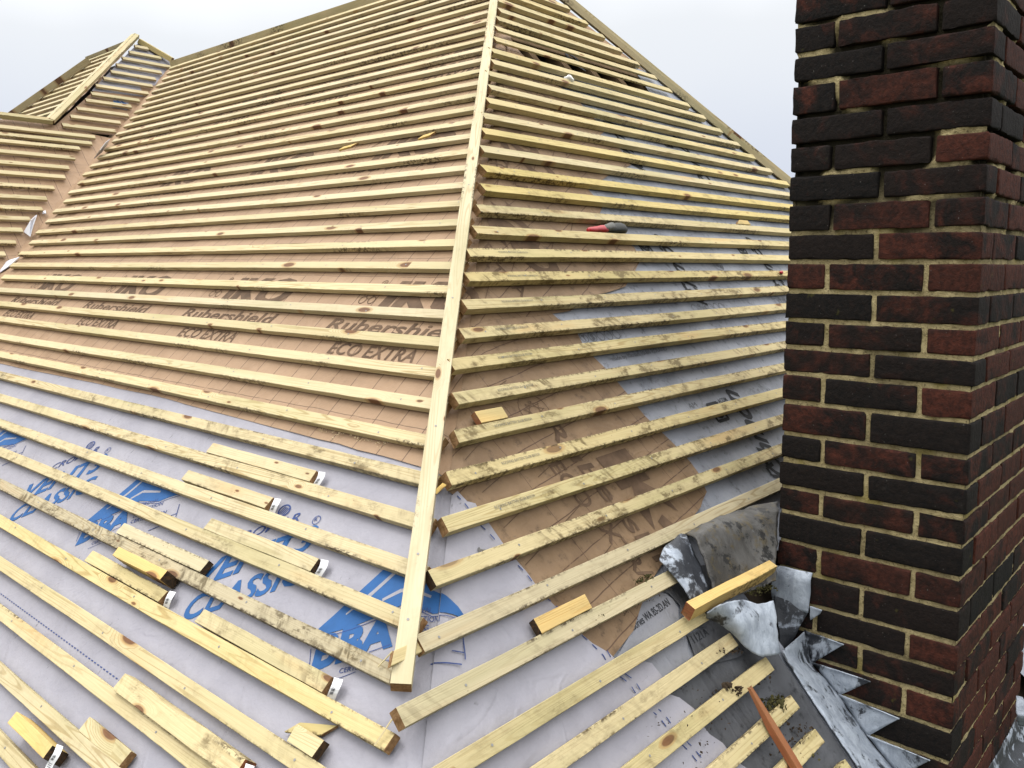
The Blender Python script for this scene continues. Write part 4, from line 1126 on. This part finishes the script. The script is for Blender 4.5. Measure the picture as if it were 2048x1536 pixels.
def stepped_flashing():
    """one sheet of lead: a flange lying on the roof and saw teeth turned up against the brickwork"""
    outer = [FR.p(p[0], p[1], -.022) for p in ((1.1250, -0.3552), (1.0740, -0.3565), (1.0439, -0.3649), (1.0410, -0.4357), (1.0380, -0.5167), (1.0362, -0.5947), (1.0360, -0.6624), (1.0342, -0.7439))]
    inner = [CFp(x, z, .006) for x, z in ((.213, -.232), (.226, -.268), (.238, -.316), (.276, -.349), (.313, -.381), (.352, -.424), (.391, -.466), (.478, -.542))]
    vs, fs = [], []
    C = 10
    fo, fi = cat_row(outer, 6), cat_row(inner, 6)
    N = len(fo)
    for r in range(N):
        for c in range(C):
            k = c / (C - 1)
            p = fo[r].lerp(fi[r], k)
            n = FR.N * (.004 * math.sin(k * PI) + .0028 * n1(p.y * 25, p.z * 25, 3) + .002 * n1(p.y * 60, p.z * 60, 7))
            vs.append(p + n - Vector((1, 0, 0)) * .004 * math.sin(k * PI))
    for r in range(N - 1):
        for c in range(C - 1):
            fs.append((r * C + c, r * C + c + 1, (r + 1) * C + c + 1, (r + 1) * C + c))
    teeth = [((.213, -.2274), (.3217, -.2329), (.238, -.316)), ((.238, -.309), (.3944, -.3103), (.313, -.381)), ((.313, -.3735), (.4689, -.3836), (.391, -.466)), ((.391, -.4585), (.5461, -.464), (.478, -.542)), ((.478, -.530), (.62, -.545), (.56, -.62))]
    for a, b, d in teeth:
        A, B, D = Vector(a), Vector(b), Vector(d)
        base = len(vs); m = 10
        rows = []
        for i in range(m + 1):
            u = i / m
            top, bot = A.lerp(B, u), A.lerp(D, u) if False else D.lerp(B, u)
            for j in range(m + 1):
                v = j / m
                p = top.lerp(bot, v)
                hh = .006 + .004 * (1 - v) * math.exp(-v * 8) + .0022 * n1(p.x * 40, p.y * 40, 5) + .006 * u ** 4
                if u < .999 or True: vs.append(CFp(p.x, p.y, hh + .0008))
        for i in range(m):
            for j in range(m):
                fs.append((base + i * (m + 1) + j, base + (i + 1) * (m + 1) + j, base + (i + 1) * (m + 1) + j + 1, base + i * (m + 1) + j + 1))
    o = py_obj('lead_flashing', vs, fs, M['lead'], smooth=True); solid(o, .0028)
    o.color = (1, 1, 1, .12)
    tag(o, 'stepped lead flashing cut in saw teeth up the side of the chimney', 'lead flashing')
stepped_flashing()
lead_poly([(.1182, -.072), (.15, -.066), (.2242, -.0680), (.2255, -.12), (.2233, -.1750), (.17, -.176), (.1227, -.1744), (.116, -.12)],
          lambda x, z: .010 + .006 * math.sin((x - .118) / .106 * PI) - .012 * sstep(-.082, -.068, z) + .004 * n1(x * 30, z * 30), 'square lead patch tucked into a joint at the chimney corner', .012, .0035, dark=.1)
lead_patch([[CFp(*(0.1254, -0.1456), .012), CFp(*(0.1748, -0.1536), .012), CFp(*(0.2227, -0.1641), .008)],
            [CFp(*(0.1377, -0.1725), .03), CFp(*(0.1805, -0.1828), .022), CFp(*(0.2178, -0.1838), .012)],
            [CFp(*(0.1583, -0.2227), .05), CFp(*(0.1818, -0.2274), .036), CFp(*(0.2038, -0.2206), .02)],
            [CFp(*(0.1726, -0.2815), .06), CFp(*(0.1775, -0.2849), .058), CFp(*(0.1796, -0.2857), .05)]],
           'dark folded lead gusset under the square patch at the chimney corner', dark=.75)
lead_poly([(0.2273, -0.1546), (0.2603, -0.1564), (0.2550, -0.1690), (0.2306, -0.1928)], lambda x, z: .012 + .003 * n1(x * 30, z * 30), 'small pointed lead tooth beside the folded gusset', .01, .003)
Z = lambda x, y: None
lead_patch([[RH((0.7899, -0.1838), .03), RH((0.8268, -0.1838), .055), RH((0.8869, -0.1982), .065), RH((0.9399, -0.2242), .065), RH((0.9865, -0.2447), .08)],
            [RH((0.8147, -0.1900), .012), RH((0.8391, -0.2193), .035), RH((0.8659, -0.2481), .05), RH((0.9190, -0.2734), .055), RH((0.9633, -0.2970), .06)],
            [RH((0.8254, -0.1964), .004), RH((0.8625, -0.2545), .008), RH((0.8689, -0.2947), .012), RH((0.8921, -0.3308), .02), RH((0.9628, -0.3529), .03)]],
           'crumpled pale lead apron lying over the batten ends beside the chimney', 8, .003, .004, ochre=.7, dark=.05)
lead_patch([[RH((0.9354, 0.0035), .012), RH((1.0835, 0.0068), .02), RH((1.2182, -0.0031), .03), RH((1.3735, -0.0271), .05)],
            [RH((0.9010, -0.0238), .050), RH((1.0307, -0.0236), .050), RH((1.1463, -0.0385), .06), RH((1.2740, -0.0611), .08)],
            [RH((0.8837, -0.0904), .042), RH((1.0040, -0.0902), .045), RH((1.1063, -0.1012), .055), RH((1.2074, -0.1115), .075)],
            [RH((0.8625, -0.1555), .03), RH((0.9805, -0.1609), .035), RH((1.0736, -0.1676), .045), RH((1.1279, -0.1772), .065)],
            [RH((0.8412, -0.1812), .03), RH((0.9650, -0.1917), .035), RH((1.0543, -0.2029), .045), RH((1.0831, -0.2066), .065)]],
           'big stained lead back gutter sheet rising to the chimney, its edge rolled', 7, .004, .004, mat=M['lead_stained'])
lead_patch([[RH((0.8868, 0.0060), .008), RH((0.9108, 0.0103), .012), RH((0.9185, 0.0023), .022)],
            [RH((0.7889, -0.0174), .010), RH((0.8335, -0.0282), .026), RH((0.9011, -0.0500), .022)],
            [RH((0.7836, -0.0435), .012), RH((0.8137, -0.0754), .028), RH((0.8858, -0.0978), .018)],
            [RH((0.7910, -0.0913), .012), RH((0.8190, -0.1066), .024), RH((0.8806, -0.1321), .014)],
            [RH((0.7927, -0.1436), .012), RH((0.8248, -0.1478), .018), RH((0.8847, -0.1520), .012)]],
           'blue grey lead flap curling out from under the big back gutter sheet', 6, .0035, .003, dark=.62)
yc = (CB0 - .02) / CR
ap = []
for h, dy, zz in ((.0, .0, .075), (.004, .0, .04), (.012, 0, .0), (.012, -.06, 0), (.010, -.16, 0)):
    ap.append([FR.p(a, yc + dy - .006, -.02 + h) + Vector((0, -.004 - h, zz - .150)) for a in (CA0 - .02, 1.45, 1.75, 2.0, 2.16)])
lead_patch(ap, 'dull lead apron across the foot of the chimney at the picture corner', 5, .003, .004, dark=.8)
lead_patch([[RH((1.9334, -0.8607), .02), RH((1.9458, -0.8766), .03)], [RH((1.7881, -0.8662), .05), RH((1.7976, -0.8832), .07)], [RH((1.8300, -0.9118), .02), RH((1.8418, -0.9288), .03)]],
           'curled scrap of lead beyond the right face of the chimney', 6, .003, .004, dark=-.1, name='lead_scrap', cat='lead scrap')
# ------------------------------------------------------------------ offcuts and loose things
def paper_tag(parent, L, w=W, flip=1, curl=.012):
    """a stapled white paper label hanging off the end of an offcut, local to that offcut"""
    vs, fs, fm = [], [], []
    n = 8; ln = .052; hw = .010
    def pt(u, v):
        s = u * ln
        return Vector((L + .002 + .008 * math.sin(u * 5.5) + .004 * u, .034 - s, -.004 - .014 * u + curl * math.sin(u * 5.2) * .5))
    for i in range(n + 1):
        u = i / n
        p = pt(u, 0)
        vs += [p + Vector((-hw * .1, 0, -.001)), p + Vector((hw * 1.9, .004 * flip, -.004))]
    for i in range(n): fs.append((2 * i, 2 * i + 1, 2 * i + 3, 2 * i + 2)); fm.append(0)
    for j in range(7):                                         # bar code
        u0 = .36 + j * .036; u1 = u0 + (.022 if j % 3 else .012)
        b = len(vs)
        for u in (u0, u1):
            p = pt(u, 0); vs += [p + Vector((hw * .35, .0012, -.0003)), p + Vector((hw * 1.1, .003, -.0015))]
        fs.append((b, b + 1, b + 3, b + 2)); fm.append(1)
    for j in range(3):
        u0 = .70 + j * .07; b = len(vs)
        for u in (u0, u0 + .018):
            p = pt(u, 0); vs += [p + Vector((hw * .4, .0012, -.0003)), p + Vector((hw * 1.5, .003, -.0022))]
        fs.append((b, b + 1, b + 3, b + 2)); fm.append(1)
    me = bpy.data.meshes.new('paper_tag'); me.from_pydata([tuple(v) for v in vs], [], fs)
    me.materials.append(M['paper']); me.materials.append(M['bars'])
    for p, i in zip(me.polygons, fm): p.material_index = i
    o = bpy.data.objects.new('paper_tag', me); link(o, parent)
    return o
G_O = 'batten offcuts lying on the left slope'
def offcut(x0, x1, y, label, h=0.0, wood='wood', endk='end', v=None, warm=None, dirt=.3, tagged=False, rot=0.0, w=W, t=T, sl=FL, group=G_O, waney=0.0, skew=None, name='batten_offcut'):
    L = x1 - x0
    bm = bar_bm(L, w, t, rr.random() * 80, .001, .0007, skew or (rr.uniform(-.004, .004), rr.uniform(-.004, .004)), (.001, .001), .03, (), waney)
    o = mesh_obj(name, bm, [M[wood], M[endk], M['nail']], mw=sl.mat(x0, y, h, rot))
    tint(o, rr.uniform(-.06, .04) if v is None else v, rr.uniform(-.1, .3) if warm is None else warm, dirt)
    tag(o, label, 'wood offcut', group)
    if tagged: paper_tag(o, L, w, curl=rr.uniform(.006, .016))
    return o
bpy.context.view_layer.update()
offcut(-1.131, -.640, .3345, 'uppermost tagged offcut lying along a batten, big knot near its left end', tagged=True, v=.0, warm=.05)
offcut(-1.137, -.720, .2345, 'tagged offcut second from the top of the staggered group, knot at its right end', tagged=True, v=-.05, warm=.1, dirt=.4)
offcut(-.882, -.430, .1340, 'grained offcut with a dirty smear and a barcode tag curling off its dark end', tagged=True, endk='dark_end', v=-.05, warm=.05, dirt=.8)
offcut(-1.221, -.770, .0335, 'greenish untagged offcut with a wet black end above the dark stained batten', endk='dark_end', v=.0, warm=-.25, dirt=.1)
offcut(-1.252, -.830, -.0665, 'orange streaked tagged offcut with rough upper edge under the bright yellow block', tagged=True, warm=.6, v=-.02, waney=.006, dirt=.5)
offcut(-.660, -.188, -.0665, 'offcut with a boot smear and a barcode tag, nearest the foot of the hip', tagged=True, v=-.04, warm=.2, dirt=.9)
offcut(-.735, -.245, -.2665, 'thick bark edged offcut with orange flank in the foreground', tagged=True, warm=.35, v=.0, waney=.010, w=.043, t=.030, h=.012, endk='old', dirt=.9)
offcut((-0.1912, -0.1650)[0], (-0.1158, -0.1772)[0] + .004, -.1665, 'short pale block with dark right end at the foot of the picture', endk='dark_end', warm=.2, v=.06, dirt=.05, h=.004)
offcut(-.757, -.56, -.3665, 'short knotty offcut low in the left foreground beside the yellow block', v=.0, warm=.15)
offcut(-1.105, -.845, -.0255, 'bright yellow block wedged on edge across the orange streaked offcut', h=.026, wood='yellow', endk='dark_end', w=.026, t=.044, v=.08, warm=.2, dirt=.05)
offcut((-0.9618, -0.4381)[0], (-0.7748, -0.4240)[0] + .02, (-0.8094, -0.4402)[1], 'bright yellow block wedged on edge in the bottom left corner', h=.028, wood='yellow', endk='dark_end', w=.028, t=.046, v=.08, warm=.2, dirt=.05, tagged=True)
offcut(.318, .489, -.0545, 'short yellow block with dark left end lying on the right slope below the brown strip', h=.004, wood='yellow', endk='dark_end', sl=FR, group=None, v=-.08, warm=.0, dirt=.25)
offcut(.4985, .594, .4385, 'tiny offcut perched beside the hip on the right slope', wood='yellow', endk='old', sl=FR, group=None, v=-.04, warm=-.1, dirt=.1)
offcut(-.018, .050, .012, 'splintered stub poking out from under the hip batten', sl=FR, group=None, h=-.006, t=.014, w=.022, v=-.08, warm=.6, name='wood_splinter', skew=(.02, .0))
offcut(*sorted(((0.2635, 0.2990)[0], (0.3027, 0.3075)[0])), (0.2702, 0.2961)[1], 'small orange sliver of wood sticking out from the hip', sl=FR, group=None, h=-.004, t=.006, w=.009, wood='yellow', v=-.1, warm=.8, rot=.35, name='wood_splinter')
offcut(-.215, -.125, -.150, 'thin tan wood shard lying flat on the grey underlay', h=-.014, t=.006, w=.020, v=-.10, warm=.9, rot=.30, name='wood_shard', group='thin wood shards', skew=(.03, .03))
offcut(-1.955, -1.875, 1.842, 'orange wood chip caught on a batten of the left slope, left of two', h=.006, t=.008, w=.018, wood='yellow', warm=.5, v=-.05, rot=.18, name='wood_shard', group='wood chips on the left slope', skew=(.02, .03))
offcut(-1.455, -1.395, 1.842, 'orange wood chip on the left slope, the one nearer the hip', h=.004, t=.008, w=.018, wood='yellow', warm=.5, v=-.08, rot=.25, name='wood_shard', group='wood chips on the left slope', skew=(.02, .02))
offcut(*sorted(((2.7990, 1.1874)[0], (2.9112, 1.2059)[0])), 1.202, 'little triangular offcut on the right slope near the chimney top edge', sl=FR, group=None, t=.02, w=.028, wood='yellow', v=-.1, skew=(.05, .0))
for (a, b), lb in ((((-0.0943, 0.0173), (-0.0731, 0.0501)), 'straw thin wood splinter by the foot of the hip batten'), (((-0.0007, -0.1001), (0.0142, -0.0445)), 'long thread of split wood below the hip batten foot')):
    p0, p1 = FL.p(a[0], a[1], .006), FL.p(b[0], b[1], .018)
    timber(p0, p1, FL.N, .0035, .002, lb, 'wood_splinter', 'wood splinter', v=.05, warm=.2, dirt=0)
# spilled loose nail
def cyl(bm, p0, p1, r0, r1, n=10):
    p0, p1 = Vector(p0), Vector(p1); d = (p1 - p0).normalized()
    a = d.orthogonal().normalized(); b = d.cross(a)
    A = [bm.verts.new(p0 + (a * math.cos(2 * PI * i / n) + b * math.sin(2 * PI * i / n)) * r0) for i in range(n)]
    B = [bm.verts.new(p1 + (a * math.cos(2 * PI * i / n) + b * math.sin(2 * PI * i / n)) * r1) for i in range(n)]
    for i in range(n):
        j = (i + 1) % n; bm.faces.new((A[i], A[j], B[j], B[i]))
    bm.faces.new(A[::-1]); bm.faces.new(B)
bm = bmesh.new()
q0, q1 = RH((0.3086, 0.1580), -.022), RH((0.3370, 0.1486), -.025)
d = (q1 - q0).normalized()
cyl(bm, q0, q1, .0017, .0017); cyl(bm, q0 - d * .0015, q0, .0048, .0048); cyl(bm, q1, q1 + d * .004, .0017, .0003)
tag(mesh_obj('loose_nail', bm, M['nail']), 'loose galvanised nail lying on the grey underlay right of the hip', 'nail')
# red handled tool
tool = tag(link(bpy.data.objects.new('hand_tool', None)), 'red handled tool with a rounded dark grey head resting on a right slope batten', 'hand tool')
tool.matrix_world = FR.mat(1.532, 1.1035, -.020) @ Matrix.Diagonal((1, .82, .78, 1))
def loft(name, secs, mat, parent, n=14):
    vs, fs = [], []
    for x, y, z, ry, rz in secs:
        for i in range(n):
            a = 2 * PI * i / n; c, s = math.cos(a), math.sin(a)
            k = .78
            vs.append((x, y + math.copysign(abs(c) ** k, c) * ry, z + math.copysign(abs(s) ** k, s) * rz))
    for j in range(len(secs) - 1):
        for i in range(n):
            k = (i + 1) % n; fs.append((j * n + i, (j + 1) * n + i, (j + 1) * n + k, j * n + k))
    fs.append(tuple(range(n))); fs.append(tuple(range((len(secs) - 1) * n, len(secs) * n))[::-1])
    o = py_obj(name, vs, fs, mat, parent=parent, smooth=True); return o
loft('handle', [(0, .012, .016, .007, .008), (.006, .013, .016, .011, .012), (.04, .015, .017, .014, .014), (.060, .018, .018, .013, .013), (.085, .020, .019, .018, .016), (.110, .021, .02, .018, .016), (.124, .021, .02, .014, .013)], M['red'], tool)
loft('ferrule', [(.100, .021, .022, .015, .014), (.118, .023, .024, .018, .016), (.140, .028, .027, .020, .017), (.160, .032, .028, .020, .016)], M['steel'], tool)
loft('head', [(.105, .016, .014, .013, .012), (.160, .024, .02, .022, .018), (.19, .028, .022, .027, .021), (.215, .028, .022, .028, .022), (.232, .027, .021, .024, .020), (.240, .026, .02, .014, .012)], M['dark_rubber'], tool)
# white lump in the torn gap
bm = bmesh.new(); bmesh.ops.create_icosphere(bm, subdivisions=3, radius=.022)
for v in bm.verts: v.co *= 1 + .35 * n1(*(v.co * 60)); v.co.z *= .8
tag(mesh_obj('plastic_scrap', bm, M['white_lump'], smooth=True, mw=Matrix.Translation(FR.p((2.2600, 2.0880)[0], (2.2600, 2.0880)[1], -.004))), 'small white crumpled scrap between battens below the torn gap', 'scrap')
bm = bmesh.new(); bmesh.ops.create_icosphere(bm, subdivisions=2, radius=.008)
for v in bm.verts: v.co.x *= 2; v.co *= 1 + .3 * n1(*(v.co * 90))
tag(mesh_obj('plastic_scrap', bm, M['red'], smooth=True, mw=FR.mat((2.7939, 0.8905)[0], (2.7939, 0.8905)[1], .006)), 'tiny red plastic scrap on a batten right against the chimney', 'scrap')
# loose batten across the lead, old stick
def free_bar(p0, p1, yref, w, t, label, name, cat, wood, endk, v, warm, dirt, jag=(.003, .002), taper=False):
    p0, p1 = Vector(p0), Vector(p1); d = (p1 - p0).normalized()
    y = (Vector(yref) - d * d.dot(Vector(yref))).normalized(); n = d.cross(y)
    m = Matrix((d, y, n)).transposed().to_4x4(); m.translation = p0
    bm = bar_bm((p1 - p0).length, w, t, rr.random() * 70, .0015, .0012, (0, 0), jag, .02, (), .002)
    if taper:
        L = (p1 - p0).length
        for vv in bm.verts:
            k = .45 + .55 * min(1, vv.co.x / L * 2.2); vv.co.y = w / 2 + (vv.co.y - w / 2) * k; vv.co.z *= k
    o = mesh_obj(name, bm, [M[wood], M[endk], M['nail']], mw=m); tint(o, v, warm, dirt)
    return tag(o, label, cat)
free_bar(RH((0.7336, -0.1665), .052), RH((1.0996, -0.1810), .082), FR.Y * .8 + FR.N * -.35, .027, .036, 'loose yellow length of batten laid across the lead against the chimney', 'loose_batten', 'batten', 'yellow', 'old', -.02, .1, .35)
free_bar(RH((0.7798, -0.3682), .022), RH((0.7681, -0.5759), .020), FR.X, .021, .017, 'split orange brown old stick lying across the lower battens', 'old_stick', 'stick', 'old', 'end', .1, .0, .3, (.006, .004), True)
# debris
def clumps(name, spots, mat, label, kind='stuff', seed=1):
    r = random.Random(seed); vs, fs = [], []
    for (c, rad, n, s0, s1) in spots:
        for _ in range(n):
            p = Vector(c) + Vector((r.gauss(0, 1), r.gauss(0, 1), r.gauss(0, .25))) * rad
            sz = r.uniform(s0, s1)
            b = len(vs)
            ax = [Vector((r.uniform(-1, 1), r.uniform(-1, 1), r.uniform(-1, 1))).normalized() for _ in range(3)]
            pts = []
            for k in range(6):
                d = Vector(((1, 0, 0), (-1, 0, 0), (0, 1, 0), (0, -1, 0), (0, 0, 1), (0, 0, -1))[k])
                dd = ax[0] * d.x + ax[1] * d.y + ax[2] * d.z
                vs.append(p + dd * sz * r.uniform(.5, 1.2))
            for f in ((0, 2, 4), (2, 1, 4), (1, 3, 4), (3, 0, 4), (2, 0, 5), (1, 2, 5), (3, 1, 5), (0, 3, 5)): fs.append(tuple(b + q for q in f))
    o = py_obj(name, vs, fs, mat); o['kind'] = kind; o['label'] = label
    return o
def line_spots(a, b, n, h, rad, cnt, s0, s1):
    return [(RH((a[0] + (b[0] - a[0]) * t / (n - 1), a[1] + (b[1] - a[1]) * t / (n - 1)), h), rad, cnt, s0, s1) for t in range(n)]
clumps('grit', line_spots((0.7294, -0.3494), (0.9047, -0.3691), 7, -.018, .010, 26, .0015, .007) + line_spots((0.7421, -0.3385), (0.7624, -0.3566), 2, .0, .008, 18, .003, .009)
       + line_spots((0.6619, -0.3012), (0.5843, -0.2663), 3, -.022, .012, 8, .001, .003) + line_spots((0.5275, -0.4096), (0.6529, -0.3749), 5, -.02, .02, 8, .001, .004)
       + line_spots((0.7987, -0.2694), (0.8608, -0.2953), 4, -.002, .008, 14, .0015, .004) + line_spots((0.4782, -0.3110), (0.8057, -0.3656), 9, -.022, .02, 10, .0008, .003) + line_spots((0.8083, -0.5145), (0.9301, -0.5065), 4, -.02, .02, 14, .001, .005) + line_spots((0.7627, -0.0977), (0.5770, -0.0942), 5, -.0, .006, 7, .0008, .0025) + line_spots((0.7840, -0.4579), (0.8730, -0.4693), 4, -.018, .010, 16, .002, .006), M['grit'], 'dark brown grit and bark spilled along the lower battens by the lead', seed=3)
clumps('moss', line_spots((0.8665, -0.4353), (0.9065, -0.4341), 3, -.012, .012, 40, .002, .007) + line_spots((0.6858, -0.0461), (0.7287, -0.0461), 3, -.008, .006, 16, .002, .006) + line_spots((0.9674, -0.1989), (1.0610, -0.2115), 5, .05, .010, 22, .0015, .005)
       + line_spots((0.4823, -0.0750), (0.5074, -0.0716), 3, -.006, .006, 12, .001, .004) + line_spots((0.7973, -0.5524), (0.8782, -0.5536), 3, -.01, .012, 20, .002, .006), M['moss'], 'olive moss crumbs on the lead and among the battens', seed=4)
r2 = random.Random(8)
sp = []
for i in range(26):
    p = (r2.uniform(-.78, -.50), r2.gauss(.497, .010)); sp.append((FL.p(p[0], p[1], hL(*p) + .0025), .006, 9, .0006, .0021))
clumps('sawdust', sp, M['dust'], 'pale sawdust sprinkled on the brown underlay edge left of the hip', seed=6)

# ------------------------------------------------------------------ camera, light
cam = bpy.data.cameras.new('camera'); co = bpy.data.objects.new('camera', cam); link(co)
cam.sensor_width = 36; cam.lens = 36 * 1689.93153 / 2048; cam.clip_start = .05; cam.clip_end = 2000
r_ = Vector((0.66360924, -0.74807862, 0.00107368)); u_ = Vector((0.1033966, 0.09314285, 0.99026943)); f_ = Vector((0.7408994, 0.65704093, -0.13915924))
m = Matrix((r_, u_, -f_)).transposed().to_4x4(); m.translation = Vector((-.920579, -1.057267, .743476))
co.matrix_world = m
S.camera = co

w = bpy.data.worlds.new('World'); S.world = w; w.use_nodes = True
nt = w.node_tree; nt.nodes.clear()
out = nt.nodes.new('ShaderNodeOutputWorld'); bg = nt.nodes.new('ShaderNodeBackground')
sky = nt.nodes.new('ShaderNodeTexSky'); sky.sky_type = 'NISHITA'; sky.sun_disc = False
SUN_EL, SUN_AZ = math.radians(66), math.radians(-40)
sky.sun_elevation = SUN_EL; sky.sun_rotation = SUN_AZ; sky.air_density = 1.0; sky.dust_density = 3.0
tc = nt.nodes.new('ShaderNodeTexCoord'); sx = nt.nodes.new('ShaderNodeSeparateXYZ')
nt.links.new(tc.outputs['Generated'], sx.inputs[0])
nz = nt.nodes.new('ShaderNodeTexNoise'); nz.inputs['Scale'].default_value = 2.2; nz.inputs['Detail'].default_value = 3
nt.links.new(tc.outputs['Generated'], nz.inputs['Vector'])
ad = nt.nodes.new('ShaderNodeMath'); ad.operation = 'MULTIPLY_ADD'; ad.inputs[1].default_value = .22
nt.links.new(nz.outputs[0], ad.inputs[0]); nt.links.new(sx.outputs[2], ad.inputs[2])
cr = nt.nodes.new('ShaderNodeValToRGB')
SKY = [(0.0, (6.2, 6.7, 8.0)), (.20, (7.2, 7.7, 8.9)), (.36, (9.2, 9.5, 9.9)), (.62, (19.0, 19.0, 19.0)), (1.0, (40.0, 39.5, 38.5))]
el = cr.color_ramp.elements
while len(el) < len(SKY): el.new(.5)
for e, (p, c) in zip(el, SKY): e.position = p; e.color = (c[0] / 40, c[1] / 40, c[2] / 40, 1)
nt.links.new(ad.outputs[0], cr.inputs[0])
sc_ = nt.nodes.new('ShaderNodeVectorMath'); sc_.operation = 'SCALE'; sc_.inputs['Scale'].default_value = 40.0
nt.links.new(cr.outputs[0], sc_.inputs[0])
mx = nt.nodes.new('ShaderNodeMix'); mx.data_type = 'RGBA'; mx.inputs[0].default_value = .93
nt.links.new(sky.outputs[0], mx.inputs[6]); nt.links.new(sc_.outputs[0], mx.inputs[7])
nt.links.new(mx.outputs[2], bg.inputs[0]); bg.inputs[1].default_value = .10
nt.links.new(bg.outputs[0], out.inputs[0])
sl = bpy.data.lights.new('sun', 'SUN'); sl.energy = 1.3; sl.angle = math.radians(20); sl.color = (1, .97, .92)
so = bpy.data.objects.new('sun', sl); link(so)
dirv = Vector((math.sin(SUN_AZ) * math.cos(SUN_EL), math.cos(SUN_AZ) * math.cos(SUN_EL), math.sin(SUN_EL)))
so.matrix_world = Matrix.Translation((0, 0, 20)) @ dirv.to_track_quat('Z', 'Y').to_matrix().to_4x4()
S.view_settings.view_transform = 'Standard'; S.view_settings.look = 'None'; S.view_settings.gamma = 1; S.view_settings.exposure = 0.0
S.render.engine = 'CYCLES'
